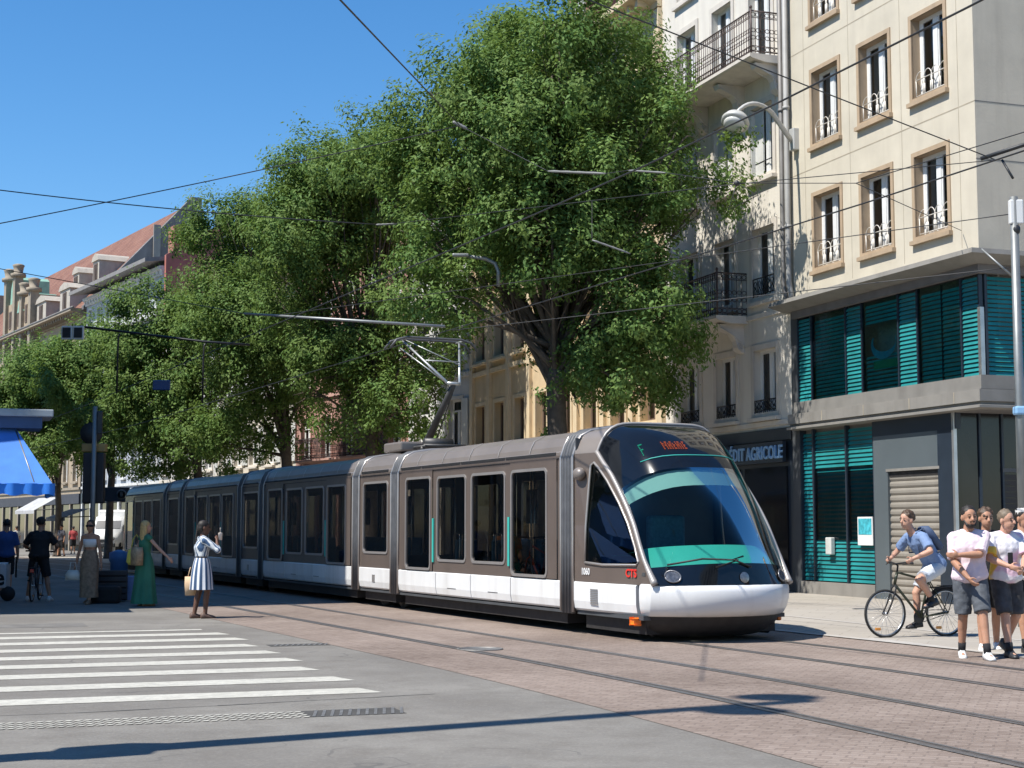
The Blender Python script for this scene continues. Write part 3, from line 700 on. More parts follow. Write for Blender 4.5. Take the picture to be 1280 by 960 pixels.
def wmesh(w, h, mat, style):
    key = (round(w, 2), round(h, 2), mat.name, style)
    if key in WCACHE: return WCACHE[key]
    f = .085; mb = MB()
    mb.box(0, f, 0, .07, 0, h); mb.box(w-f, w, 0, .07, 0, h); mb.box(f, w-f, 0, .07, 0, f); mb.box(f, w-f, 0, .07, h-f, h)
    panes = []
    top = h - f
    if 'T' in style:      # transom light above the casements
        zt = h*.76; mb.box(f, w-f, 0, .07, zt-.035, zt+.035); panes.append((f, w-f, zt+.035, h-f)); top = zt-.035
    if 'M' in style: mb.box(w/2-.08, w/2+.08, -.01, .08, f, top); panes += [(f, w/2-.08, f, top), (w/2+.08, w-f, f, top)]
    else: panes.append((f, w-f, f, top))
    # casement inner frames
    for a, b, c, d in panes:
        mb.box(a, a+.035, .01, .05, c, d); mb.box(b-.035, b, .01, .05, c, d)
    pm = [MB().quad((a, .035, c), (b, .035, c), (b, .035, d), (a, .035, d)).mesh('pane', PANE) for a, b, c, d in panes]
    cur = []
    for side in (0, 1):
        pts = [((.04 + .02*math.sin(k*1.9)), .09 + .025*math.sin(k*2.4)) for k in range(9)]
        x0 = f+.02 if side == 0 else w*.62; x1 = w*.38 if side == 0 else w-f-.02
        c = MB().loft([[(x0 + (x1-x0)*k/8, .12 + .025*math.sin(k*2.4), z) for k in range(9)] for z in (f, h-f)], cap=False, closed=False); cur.append(c.mesh('curtain', CURT))
    cur.append(MB().loft([[(f + (w-2*f)*k/16, .15 + .012*math.sin(k*2.1), z) for k in range(17)] for z in (f, h-f)], cap=False, closed=False).mesh('fill_net', FILLNET))  # pale sheet added behind the glass to lighten panes of unlit rooms
    WCACHE[key] = (mb.mesh('window', mat), pm, cur); return WCACHE[key]
def put_window(root, xa, xb, za, zb, y, mat=FRAME, style='M', curtains=None):
    me, pm, cur = wmesh(xb-xa, zb-za, mat, style)
    w = link('window', me, root); w.location = (xa, y, za)
    for p in pm: link('pane', p, w)
    cs = random.choice((1, 2, 3, 3)) if curtains is None else curtains
    for k in (0, 1):
        if cs & (k+1): link('curtain', cur[k], w)
    if random.random() < .6: link('fill_net', cur[2], w)
    return w
def surround(root, xa, xb, za, zb, w, d, mat, name='surround', sill=.1, y=0., bottom=True):
    mb = MB(); mb.box(xa-w, xa, y-d, y+.02, za - (w if bottom else 0), zb+w); mb.box(xb, xb+w, y-d, y+.02, za-(w if bottom else 0), zb+w); mb.box(xa, xb, y-d, y+.02, zb, zb+w)
    if bottom: mb.box(xa, xb, y-d, y+.02, za-w, za)
    o = mb.build(name, mat, root)
    if sill: MB().box(xa-w-.03, xb+w+.03, y-d-sill, y+.03, za-w-.07, za-w+.02).build('sill', mat, root)
    return o
def house(name, loc, ang, label, cat='building', group=None): return empty(name, loc, ang, label, cat, group)
def guard(root, xa, xb, z, h, y, mat, style):
    mb = MB(); w = xb-xa
    mb.tube([(xa, y, z+.06), (xb, y, z+.06)], .014, 5)
    if style == 'arch':
        mb.tube([(xa, y, z+h*.72), (xb, y, z+h*.72)], .012, 5)
        n = 4; a = w/n
        for k in range(n):
            mb.tube([(xa+a*(k+.5)+a*.62*math.cos(q), y, z+h*.5+h*.5*math.sin(q)) for q in [PI*j/10 for j in range(11)]], .010, 5)
            for e in (-.62, .62): mb.tube([(xa+a*(k+.5)+a*e, y, z), (xa+a*(k+.5)+a*e, y, z+h*.5)], .013, 5)
        for k in range(n+1): mb.tube([(xa+a*k, y, z), (xa+a*k, y, z+h*.7)], .012, 5)
    else:
        mb.tube([(xa, y, z+h), (xb, y, z+h)], .018, 5)
        n = max(3, int(w/.22)); a = w/n
        for k in range(n+1): mb.tube([(xa+a*k, y, z), (xa+a*k, y, z+h)], .011, 5)
        for k in range(n):
            cx = xa+a*(k+.5)
            for cz, r in ((z+h*.68, a*.33), (z+h*.3, a*.3)):
                mb.tube([(cx+r*math.cos(q)*(1-.05*j), y, cz+r*1.2*math.sin(q)) for j, q in enumerate([2*PI*j/9 for j in range(10)])], .012, 4)
            mb.ell((cx, y, z+h*.5), (.03, .02, .03), 6, 4)
    return mb.build('window_guard', mat, root)
def balcony(root, xa, xb, z, depth, rail_h, mat_slab, brackets, label=None, ornate=True):
    b = MB()
    b.prism([(0, z-.20), (-depth*.55, z-.20), (-depth+.06, z-.12), (-depth, z-.08), (-depth, z), (0, z)], 0, xa, xb)
    o = b.build('balcony', mat_slab, root)
    for x in brackets:   # scrolled consoles
        pr = [(0, z-.95), (-.10, z-.92), (-.20, z-.80), (-.24, z-.62), (-.36, z-.44), (-depth*.75, z-.32), (-depth*.8, z-.2), (0, z-.2)]
        MB().prism(pr, 0, x-.13, x+.13).build('bracket', mat_slab, o)
        for sx in (-.14, .14):
            c = MB().tube([(x+sx, -.12 + .11*(1-j/16)*math.cos(j*.75), z-.80 + .11*(1-j/16)*math.sin(j*.75)) for j in range(16)], .018, 5)
            c.tube([(x+sx, -.1, z-.7), (x+sx, -.28, z-.5), (x+sx, -depth*.74, z-.3)], .02, 5); c.build('scroll', mat_slab, o)
    r = MB(); y = -depth + .06
    path = [(xa+.05, 0), (xa+.05, y), (xb-.05, y), (xb-.05, 0)]
    for zz, rr in ((z+.06, .014), (z+.2, .012), (z+rail_h-.17, .012), (z+rail_h, .022)): r.tube([(p[0], p[1], zz) for p in path], rr, 5)
    def run(a, b_):
        L = (Vector(b_)-Vector(a)).length; n = max(2, int(L/.125)); d = (Vector(b_)-Vector(a))/n
        for k in range(n+1):
            p = Vector(a)+d*k; r.tube([(p.x, p.y, z), (p.x, p.y, z+rail_h)], .010, 4)
            if k < n:
                q = p+d*.5
                for cz in ((z+.13, z+rail_h-.09) + ((z+rail_h*.55, z+rail_h*.38) if ornate else ())):
                    r.tube([(q.x+d.x*.45*math.cos(t), q.y+d.y*.45*math.cos(t), cz+.055*math.sin(t)) for t in [2*PI*j/6 for j in range(7)]], .010, 4)
    run((path[0][0], path[0][1], 0), (path[1][0], path[1][1], 0)); run((path[1][0], path[1][1], 0), (path[2][0], path[2][1], 0)); run((path[2][0], path[2][1], 0), (path[3][0], path[3][1], 0))
    for p in path[1:3]: r.tube([(p[0], p[1], z), (p[0], p[1], z+rail_h+.05)], .025, 6); r.ell((p[0], p[1], z+rail_h+.09), (.04, .04, .05), 8, 5)
    r.build('railing', M('rusty_iron', (.085, .06, .055), .6, .3, var=.3, scale=8), o)
    return o
def slats(mb, xa, xb, za, zb, y, pitch, tilt=.03, th=.012, fill=.8):
    z = za + pitch*.5
    while z < zb - pitch*.3:
        mb.add([(xa, y, z-pitch*fill/2), (xb, y, z-pitch*fill/2), (xb, y+tilt, z+pitch*fill/2), (xa, y+tilt, z+pitch*fill/2), (xa, y+th, z-pitch*fill/2), (xb, y+th, z-pitch*fill/2)],
               [(0, 1, 2, 3), (4, 5, 1, 0)]); z += pitch
    return mb

# ------------------------------------------------------------------ corner building in beige render
T0 = 26.4
cb = house('corner_building', P(19.3, T0), ANG1, 'beige rendered corner building with teal louvred bank floor and cornice')
X = lambda t: T0 - t
holes = []; cols = [(31.6, 32.8), (29.48, 30.68), (27.38, 28.56)]; rows = [(7.8, 9.55), (10.83, 12.6), (13.86, 15.63), (16.9, 18.65)]
for a, b in cols:
    for z0, z1 in rows: holes.append((X(b), X(a), z0, z1))
mb = wall(MB(), X(34.0), 0, 7.06, 20, holes, 0, .42, 0, 1)
mb.quad((0, 0, 7.06), (0, 14, 7.06), (0, 14, 20), (0, 0, 20), 2); mb.quad((X(34), 0, 20), (0, 0, 20), (0, 14, 20), (X(34), 14, 20), 2)
mb.quad((X(34), 14, 0), (X(34), 0, 0), (X(34), 0, 20), (X(34), 14, 20), 2); mb.quad((0, 14, 0), (X(34), 14, 0), (X(34), 14, 20), (0, 14, 20), 2)
mb.build('wall', [BEIGE, MATS['tan_surround'], GREYR], cb)
MB().box(X(33.9), -.1, 1.3, 1.35, 4.2, 19.5).build('room_back', ROOM, cb)
for (a, b, c, d) in holes:
    w = put_window(cb, a, b, c, d, .2, FRAME, 'M', random.choice((0, 1, 2, 3)))
    surround(cb, a, b, c, d, .1, .03, TAN, sill=.07)
    guard(cb, a+.02, b-.02, c, .58, .07, PALEIRON, 'arch')
# render joints: fine recessed lines
JNT = M('render_joint', (.37, .32, .24), .9)
for z in (10.25, 13.3, 16.3): MB().box(X(34), 0, -.003, .01, z-.012, z+.012).build('render_joint', JNT, cb)
for t in (31.15, 29.03, 33.2, 26.95):
    for z0, z1 in ((7.3, 10.23), (10.27, 13.28), (13.32, 16.28)): MB().box(X(t)-.008, X(t)+.008, -.003, .01, z0, z1).build('render_joint', JNT, cb)
for z in (10.25, 9.05, 13.3): MB().box(-.01, .003, .0, 14, z-.012, z+.012).build('render_joint', M('grey_joint', (.2, .19, .17), .9), cb)
for y in (3.2, 6.4): MB().box(-.01, .003, y-.01, y+.01, 7.3, 20).build('render_joint', MATS['grey_joint'], cb)
# projecting cornice over the teal storey
OV = .6
pr = [(0, 7.2), (-OV, 7.08), (-OV-.02, 6.98), (-OV+.05, 6.96), (-.2, 6.86), (0, 6.86)]
c = MB(); n = len(pr)
def corner_sweep(mb, prof, x0, y1, mi=0):
    """profile (out, z) swept along the street front and round the corner into the side street"""
    n = len(prof); A = [(x0, p[0], p[1]) for p in prof]; B = [(-p[0], p[0], p[1]) for p in prof]; E_ = [(-p[0], y1, p[1]) for p in prof]
    mb.add(A+B+E_, [(k, (k+1) % n, n+(k+1) % n, n+k) for k in range(n)] + [(n+k, n+(k+1) % n, 2*n+(k+1) % n, 2*n+k) for k in range(n)] + [tuple(range(n))], mi)
corner_sweep(c, pr, X(34.05), 13); c.build('cornice', CONC, cb)
c = MB(); corner_sweep(c, [(0, 6.86), (-.12, 6.86), (-.12, 6.68), (0, 6.68)], X(33.8), 13); c.build('soffit', M('soffit_dark', (.16, .15, .145), .8), cb)
c = MB(); corner_sweep(c, [(.1, 4.62), (-.1, 4.62), (-.12, 4.34), (.1, 4.34)], X(33.75), 13); c.build('sill_band', M('sill_grey', (.2, .19, .172), .8, var=.12, streak=.3), cb)
c = MB(); corner_sweep(c, [(.1, 4.34), (-.26, 4.32), (-.26, 4.08), (-.2, 4.08), (-.2, 4.02), (-.3, 4.0), (-.3, 3.95), (.1, 3.93)], X(33.8), 13); c.build('belt_course', CONC, cb)
for t in (32.2, 30.4, 28.6, 27.0): MB().box(X(t)-.012, X(t)+.012, -.264, -.25, 4.085, 4.315).build('belt_joint', JNT, cb)
# teal storey
MB().box(X(33.7), -.1, .5, .55, 4.5, 6.8).build('room_back', ROOM, cb)
edges = [33.68, 33.04, 31.49, 30.8, 29.32, 28.6, 27.03, 26.42]
for i in range(7):
    a, b = X(edges[i]), X(edges[i+1])
    if i % 2 == 0: slats(MB(), a+.02, b-.02, 4.62, 6.68, .0, .092).build('louvre_panel', TEALS, cb)
    else:
        o = MB().quad((a+.02, .0, 4.64), (b-.02, .0, 4.64), (b-.02, .0, 6.66), (a+.02, .0, 6.66)).build('bay_window', TEALG, cb)
        zt = {1: 4.62, 3: 6.15, 5: 4.62}[i]; slats(MB(), a+.04, b-.04, zt, 6.6, .06, .092, .04, .012, .74).build('venetian_blind', TEALB, o)
        if i == 3: slats(MB(), a+.04, b-.04, 4.62, 5.45, .07, .092, .04, .012, .62).build('venetian_blind', TEALB, o)
        if i == 5: MB().box((a+b)/2-.02, (a+b)/2+.02, .06, .09, 4.64, 6.66).build('mullion', NAVY, o)
for t in edges: MB().box(X(t)-.022, X(t)+.022, -.03, .06, 4.62, 6.7).build('mullion', NAVY, cb)
# logo in the middle bay window: pale swoosh over a green bar
lg = MB()
ar = [(X(30.05)+ .5*math.cos(q), 5.66+.34*math.sin(q)) for q in [R(150)+R(230)*j/18 for j in range(19)]]
ar2 = [(X(30.05)+.05 + .47*math.cos(q), 5.72+.23*math.sin(q)) for q in [R(150)+R(230)*j/18 for j in range(19)]]
for k in range(18): lg.add([(ar[k][0], .07, ar[k][1]), (ar[k+1][0], .07, ar[k+1][1]), (ar2[k+1][0], .07, ar2[k+1][1]), (ar2[k][0], .07, ar2[k][1])], [(0, 1, 2, 3)])
lg.build('window_logo', M('logo_blue', (.09, .42, .55), .5), cb)
MB().box(X(30.45), X(29.42), .065, .075, 5.12, 5.3).build('window_logo', M('logo_green', (.02, .34, .17), .5), cb)
# side street face of the same storey
ys = [.12, 1.35, 2.6, 3.9, 5.2]
for i in range(4):
    mb = slats(MB(), ys[i]+.03, ys[i+1]-.03, 4.62, 6.68, 0, .092); mb.v = [(-p[1], p[0], p[2]) for p in mb.v]; mb.build('louvre_panel', TEALS, cb)
    MB().box(-.05, .03, ys[i]-.03, ys[i]+.03, 4.62, 6.7).build('mullion', NAVY, cb)
MB().box(-.4, -.35, .3, 6, 4.5, 6.8).build('room_back', ROOM, cb)
MB().box(-.06, .035, -.035, .06, 4.62, 6.0).build('corner_post', M('steel_post', (.5, .5, .49), .35, .8), cb)
# ground floor
MB().box(X(34.0), X(33.66), -.02, .3, 0, 7.0).build('pilaster', M('dark_stone', (.06, .065, .07), .7, var=.2, scale=2, bump=.1), cb)
g = MB().box(X(33.66), X(30.41), .16, .2, .3, 3.95).build('shop_screen', ROOM, cb)
MB().box(X(33.66), X(30.41), -.05, .2, 0, .3).build('plinth', CONC, cb)
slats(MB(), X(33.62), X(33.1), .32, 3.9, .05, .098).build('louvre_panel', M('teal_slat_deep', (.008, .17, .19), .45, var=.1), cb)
slats(MB(), X(33.06), X(30.45), 2.98, 3.9, .05, .098).build('louvre_panel', TEALS, cb)
slats(MB(), X(33.06), X(30.45), .32, 1.3, .05, .098).build('louvre_panel', TEALS, cb)
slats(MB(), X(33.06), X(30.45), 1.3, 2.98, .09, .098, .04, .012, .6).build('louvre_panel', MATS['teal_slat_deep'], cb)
MB().quad((X(33.06), .03, 1.3), (X(30.45), .03, 1.3), (X(30.45), .03, 2.98), (X(33.06), .03, 2.98)).build('shop_pane', TEALG, cb)
for t in (33.66, 33.08, 31.6, 30.43): MB().box(X(t)-.03, X(t)+.03, -.01, .1, .3, 3.93).build('mullion', NAVY, cb)
MB().box(X(31.12), X(30.5), -.02, .0, .78+.4, 1.82).build('notice_board', FRAME, cb)
nb = MB().box(X(31.08), X(30.54), -.026, -.021, 1.42, 1.78).build('notice_poster', M('poster_teal', (.06, .42, .5), .5, var=.5, scale=9), cb)
MB().bbox(X(32.45), X(32.2), -.08, .04, .95, 1.35, .02).build('entry_box', M('box_white', (.55, .56, .53), .5), cb)
mb = wall(MB(), X(30.41), X(27.42), 0, 3.6, [(X(29.85), X(27.95), -.1, 2.8)], -.02, .12, 0); mb.build('slate_cladding', SLATE, cb)
MB().box(X(27.95), X(27.42), -.03, -.021, 0, 3.6).build('navy_cladding', NAVY, cb); MB().box(X(30.41), X(27.3), -.02, .1, 3.6, 3.95).build('fascia', NAVY, cb)
MB().box(X(29.9), X(27.9), -.035, -.02, 2.8, 2.86).build('shutter_head', CONC, cb); MB().box(X(29.83), X(27.97), .02, .04, 2.68, 2.8).build('shutter_slot', UNDER, cb)
sm = MB().prism([(.06, .002), (.045, .02), (.03, .05), (.03, .10), (.045, .135), (.06, .15), (.075, .15), (.075, .002)], 0, X(29.85), X(27.95)).mesh('shutter_slat', SLATEM)
for k in range(18): o = link('shutter_slat', sm, cb); o.location = (0, 0, k*.152)
MB().box(X(27.40), X(27.33), -.06, .02, 0, 3.95).build('edge_trim', M('steel_post2', (.55, .55, .54), .35, .8), cb)
xs = X(27.34)
MB().box(xs-.06, xs-.01, .0, 13, 0, 3.95).build('side_screen', M('dark_glass', (.012, .012, .016), .12, var=.2), cb)
for y in (.55, 1.1, 3.2): MB().box(xs-.01, xs+.03, y, y+.05, 0, 3.95).build('mullion', NAVY, cb)
MB().box(xs-.01, xs+.04, 1.1, 6, 2.72, 2.8).build('transom', M('dark_steel', (.1, .1, .105), .5, .5), cb)
sm = MB().box(xs-.008, xs+.012, 1.16, 5.4, .0, .11).mesh('shutter_slat', M('dark_shutter', (.035, .03, .028), .6))
for k in range(22): o = link('shutter_slat', sm, cb); o.location = (0, 0, k*.122)
MB().box(xs, 0, 0, 13, 3.93, 3.94).build('overhang_soffit', MATS['soffit_dark'], cb)
MB().box(X(34), xs-.06, 13, 13.1, 0, 7.1).build('rear_wall', GREYR, cb)
# pair of rainwater pipes on the party wall
for t, r_ in ((34.12, .065), (33.86, .075)):
    pipe = MB().tube([(X(t), -.13, 20), (X(t), -.13, 7.9), (X(t), -.13, 7.6), (X(t)+.05, -.1, 7.3), (X(t)+.02, -.1, 7.15)], r_, 10).build('downpipe', M('zinc_pipe', (.33, .325, .31) if t < 34 else (.2, .19, .18), .6, .1, var=.15, streak=.3) if t < 34 else M('old_pipe', (.2, .19, .18), .6, .3, var=.2), cb)
    for z in (9, 12, 15, 18): MB().lathe([(r_+.015, -.04), (r_+.015, .04)], X(t), -.13, z, 10).build('pipe_collar', MATS['zinc_pipe'] if t < 34 else MATS['old_pipe'], cb)

# ------------------------------------------------------------------ white house with the balconies
T0 = 34.0; XW = lambda t: 34.0 - t
wb = house('white_house', P(19.32, T0), ANG1, 'white rendered house with two wrought iron balconies above a bank')
cols = [(34.8, 35.98), (36.98, 38.12), (39.14, 40.34)]; rows = [(4.5, 6.12, '1'), (7.5, 9.28, '2'), (10.66, 12.48, '3'), (13.55, 15.78, '4'), (16.8, 18.7, '5')]
holes = [(XW(b), XW(a), z0, z1) for a, b in cols for z0, z1, f in rows]
mb = wall(MB(), XW(41.4), 0, 4.06, 20.2, holes, 0, .34, 0, 0)
mb.quad((XW(41.4), 12, 0), (XW(41.4), 0, 0), (XW(41.4), 0, 20.2), (XW(41.4), 12, 20.2)); mb.quad((XW(41.4), 0, 20.2), (0, 0, 20.2), (0, 12, 20.2), (XW(41.4), 12, 20.2))
mb.build('wall', WHITER, wb); MB().box(XW(41.3), -.1, 1.2, 1.25, 0, 20).build('room_back', ROOM, wb)
for a, b in cols:
    for z0, z1, f in rows:
        w = put_window(wb, XW(b), XW(a), z0, z1, .17, FRAME, 'M' if f in '12' else 'MT' if f == '5' else 'M')
        surround(wb, XW(b), XW(a), z0, z1, .15, .035, WTRIM, sill=.12 if f in '13' else .08)
        if f == '1': guard(wb, XW(b)+.03, XW(a)-.03, z0, .32, -.02, IRONW, 'scroll')
        if f == '2' and a < 36: guard(wb, XW(b)+.03, XW(a)-.03, z0, .48, -.02, IRONW, 'scroll')
        if f in '3':
            MB().tube([(XW(b), .1, z0+.38), (XW(a), .1, z0+.38)], .015, 5).build('guard_bar', IRONW, wb)
            # louvred shutter leaf folded back in the reveal
            s = MB(); s.box(XW(b)+.005, XW(b)+.04, -.02, .3, z0+.02, z1-.02)
            s.box(XW(b)+.04, XW(b)+.46, .1, .14, z0+.02, z1-.02); s.build('shutter_leaf', M('shutter_paint', (.6, .6, .57), .6, var=.08, streak=.2), wb)
for z in (7.0, 4.2): MB().box(XW(41.38), -.02, -.05, .02, z-.06, z+.06).build('string_course', WTRIM, wb)
balcony(wb, XW(40.75), XW(36.3), 7.08, .92, 1.12, WTRIM, (XW(40.35), XW(36.65)))
balcony(wb, XW(41.2), XW(34.15), 13.42, .98, 1.1, WTRIM, (XW(40.9), XW(38.6), XW(36.45), XW(34.4)))
# bank front
MB().box(XW(41.4), 0, .05, .3, 0, 4.06).build('shop_front', NAVY, wb)
MB().box(XW(41.35), -.05, -.06, .05, 3.75, 4.05).build('shop_fascia', M('fascia_dark', (.022, .026, .035), .4), wb)
for a, b in ((34.4, 36.6), (36.9, 38.8), (39.1, 41.2)):
    MB().box(XW(b), XW(a), .0, .05, .4, 3.1).build('shop_pane', M('dark_glass2', (.01, .011, .014), .06, var=.1), wb)
sgn = MB().box(XW(38.0), XW(34.3), -.16, -.06, 3.2, 3.72).build('shop_sign', NAVY, wb)
SGL = M('sign_letter', (.26, .44, .66), .4)
me = text_mesh('CRÉDIT AGRICOLE', .46, .02, .008, 1.02); me.materials.append(SGL)
o = link('sign_lettering', me, sgn); o.location = (XW(35.93), -.185, 3.44); o.rotation_euler = (PI/2, 0, 0)
wd = max(v.co.x for v in me.vertices) - min(v.co.x for v in me.vertices); o.scale = (3.3/wd, 1, 1)
ps = MB().bbox(XW(38.42), XW(38.36), -.75, -.1, 3.25, 4.0, .01).build('projecting_sign', M('sign_blue', (.05, .2, .36), .4), wb)
for k in range(3): MB().add([(XW(38.355), -.72, 3.4+k*.2), (XW(38.355), -.13, 3.5+k*.2), (XW(38.355), -.13, 3.58+k*.2), (XW(38.355), -.72, 3.48+k*.2)], [(0, 1, 2, 3)]).build('sign_stripe', M('stripe_white', (.7, .75, .78), .4), ps)

# ------------------------------------------------------------------ generic town house
def town_house(name, loc, ang, label, width, floors, colw, wall_m, trim_m, top, shop_h=4.0, frame=FRAME, style='MT', win_w=1.1, roof=None, depth=12, pil=False, shop_m=None, reveal=.25, shutters=None, cornice=.5, group=None):
    h = house(name, loc, ang, label, group=group); n = max(1, round(width/colw)); step = width/n
    holes = []
    for z0, z1 in floors:
        for k in range(n): cx = -width + step*(k+.5); holes.append((cx-win_w/2, cx+win_w/2, z0, z1))
    mb = wall(MB(), -width, 0, shop_h, top, holes, 0, reveal)
    mb.quad((0, 0, 0), (0, depth, 0), (0, depth, top), (0, 0, top)); mb.quad((-width, depth, 0), (-width, 0, 0), (-width, 0, top), (-width, depth, top)); mb.quad((-width, 0, top), (0, 0, top), (0, depth, top), (-width, depth, top))
    mb.build('wall', wall_m, h); MB().box(-width+.05, -.05, 1.0, 1.05, 0, top-.1).build('room_back', ROOM, h)
    for a, b, c, d in holes:
        put_window(h, a, b, c, d, reveal-.08, frame, style)
        surround(h, a, b, c, d, .14, .05, trim_m, sill=.14)
        if shutters: 
            for s in ((a-.14-.45, a-.15), (b+.15, b+.59)): MB().box(s[0], s[1], -.09, -.05, c, d).build('shutter_leaf', shutters, h)
    for z0, z1 in floors: MB().box(-width, 0, -.1, .02, z0-.62, z0-.44).build('string_course', trim_m, h)
    if pil:
        for k in range(n+1):
            x = min(-.16, max(-width+.16, -width + step*k)); MB().box(x-.17, x+.17, -.12, .02, shop_h, top-.6).build('pilaster', trim_m, h)
    MB().prism([(0.02, top-.55), (-.12, top-.55), (-.14, top-.4), (-cornice*.6, top-.25), (-cornice, top-.2), (-cornice, top), (.02, top+.02)], 0, -width, 0).build('cornice', trim_m, h)
    x = -width+.25
    while x < -.2: MB().box(x-.09, x+.09, -cornice*.75, .0, top-.45, top-.24).build('modillion', trim_m, h); x += .62
    # shop floor
    sm = shop_m or NAVY
    MB().box(-width, 0, -.08, .1, shop_h-.7, shop_h).build('shop_fascia', sm, h)
    k = 0
    for k in range(n):
        a, b = -width+step*k, -width+step*(k+1)
        MB().box(a-.0, a+.3, -.06, .1, 0, shop_h-.7).build('shop_pier', trim_m, h)
        MB().box(a+.35, b-.05, .04, .08, .45, shop_h-.75).build('shop_pane', MATS['dark_glass2'], h)
    if roof:
        rz, col = roof
        MB().add([(-width, -.1, top), (0, -.1, top), (0, depth*.4, top+rz), (-width, depth*.4, top+rz), (0, depth, top), (-width, depth, top)], [(0, 1, 2, 3), (3, 2, 4, 5), (1, 4, 2), (0, 3, 5)]).build('roof', col, h)
    return h
FR = ((4.75, 6.35), (8.15, 10.35), (11.5, 13.5), (14.5, 16.3))
MANS = M('mansard_slate', (.2, .12, .1), .8, var=.3, scale=3, bump=.3)
oh = town_house('ochre_house', P(19.3, 41.4), ANG1, 'ochre stone house with pilasters and dark tall windows behind the largest tree', 18.2, FR, 2.28, OCHRE, OTRIM, 17.6, frame=FRAMEB, style='M', win_w=1.12, roof=(3.4, MANS), pil=True, reveal=.3, cornice=.75)
for x in (-2.5, -7, -11.5, -16):   # dormers in the mansard
    d = MB().box(x-.8, x+.8, .25, 3, 17.7, 19.6).prism([(x-.95, 19.6), (x+.95, 19.6), (x, 20.3)], 1, .1, 3).build('dormer', MATS['old_pipe'] if False else M('dormer_red', (.3, .16, .12), .8, var=.15), oh)
    w = put_window(oh, x-.45, x+.45, 17.95, 19.45, .16, FRAME, 'M')
# ------------------------------------------------------------------ the bend of the street
E0 = P(19.3, 59.6); HB = R(31.3); DB = Vector((-math.sin(HB), math.cos(HB), 0)); ANG2 = math.atan2(-DB.y, -DB.x)
PINK = M('pink_sandstone', (.40, .22, .18), .85, var=.15, scale=1.2, bump=.2, streak=.3); CREAM = M('cream_render', (.62, .57, .48), .85, var=.08, streak=.3)
LGREY = M('pale_grey_render', (.55, .54, .52), .85, var=.08, streak=.3)
h2 = town_house('narrow_white_house', E0, ANG2, 'narrow pale house between the ochre front and pink sandstone', 5.5, ((4.9, 6.8), (8.3, 10.2), (11.5, 13.4)), 2.4, LGREY, WTRIM, 15.5, roof=(3, MANS), shutters=MATS['shutter_paint'])
h3 = town_house('sandstone_house', E0 + DB*5.5, ANG2, 'pink sandstone house with balconies behind the tree trunks', 12, ((4.9, 6.9), (8.4, 10.4), (11.7, 13.5)), 2.6, PINK, M('pink_trim', (.5, .3, .25), .8, var=.1), 15.2, roof=(3, MANS))
balcony(h3, -10, -2, 4.8, .9, 1.0, MATS['pink_trim'], (-9.5, -6, -2.5))
h4 = town_house('cream_house', E0 + DB*17.5, ANG2, 'cream rendered house hidden behind street trees', 11, ((4.9, 6.8), (8.2, 10.1), (11.2, 13)), 2.3, CREAM, WTRIM, 14.2, roof=(2.5, TILE), shutters=MATS['shutter_paint'])
h5 = town_house('low_pale_house', E0 + DB*28.5, ANG2, 'lower pale house next to the red gable wall', 9.4, ((4.9, 6.8), (8.0, 9.9)), 2.35, LGREY, WTRIM, 12.2, roof=(2.2, TILE))
# house with the red side wall and the row of small attic windows
REDW = M('red_wall', (.42, .15, .12), .9, var=.12, scale=.8, bump=.15, streak=.3)
BLUEG = M('blue_grey_render', (.42, .45, .49), .85, var=.07, streak=.25)
ha = town_house('attic_house', E0 + DB*37.9, ANG2, 'blue grey house with red side wall and wide overhanging eaves', 16.5, ((4.9, 6.8), (8.2, 10.1), (11.4, 13.2), (15.3, 16.7)), 2.05, BLUEG, M('pale_trim', (.6, .6, .58), .8), 17.6, win_w=.8, cornice=.3)
MB().prism([(-.02, 12), (3.6, 12), (3.6, 20.6), (2.5, 19.9), (-.02, 18.25)], 0, .02, .3).build('side_wall', REDW, ha)
MB().add([(-16.6, -1.25, 17.75), (.02, -1.25, 17.75), (.02, 4.4, 18.6), (-16.6, 4.4, 18.6), (-16.6, -1.25, 18.0), (.02, -1.25, 18.0), (.02, 4.4, 18.8), (-16.6, 4.4, 18.8)], [(0, 1, 2, 3), (7, 6, 5, 4), (0, 4, 5, 1), (1, 5, 6, 2), (3, 7, 4, 0)]).build('roof', M('grey_eaves', (.22, .21, .2), .8, var=.15), ha)
MB().box(-1.2, -.1, .6, 1.5, 18.2, 20.2).build('chimney', M('brick_chimney', (.33, .14, .1), .9, var=.3, scale=8, bump=.3), ha)
MB().box(-16.4, -.1, -.35, .02, 14.6, 14.9).build('ledge', MATS['pale_trim'], ha)
# big tiled house beyond it
ht = town_house('tiled_house', E0 + DB*54.9, ANG2, 'stone house with tall red tiled roof, dormers and ornate stone gable', 44, ((4.9, 6.8), (8.2, 10.1), (11.4, 13.2), (14.3, 15.6)), 2.4, M('old_sandstone', (.37, .295, .205), .85, var=.15, streak=.35), M('old_trim', (.3, .25, .185), .8, var=.15, streak=.3), 17.0, win_w=1.0, cornice=1.0, shop_m=M('shop_awning_dark', (.05, .05, .06), .6))
MB().add([(-44, -.2, 17.02), (-.1, -.2, 17.02), (-.1, 7.4, 25.2), (-44, 7.4, 25.2)], [(0, 1, 2, 3)]).build('roof', TILE, ht)
GABL = M('grey_gable', (.155, .145, .14), .9, var=.25, scale=.9, bump=.3, streak=.4, dirt=(.3, .28, .26))
MB().prism([(-.2, 16.9), (12, 16.9), (12, 19), (8.9, 23.2), (7.45, 25.6), (-.2, 17.15)], 0, -.1, .45).build('gable_wall', GABL, ht)
MB().box(.45, .6, 4.7, 5.2, 17, 23.4).build('chimney_flue', CONC, ht)
MB().box(-.2, .5, 7.5, 8.3, 25.0, 25.75).build('chimney', GABL, ht)
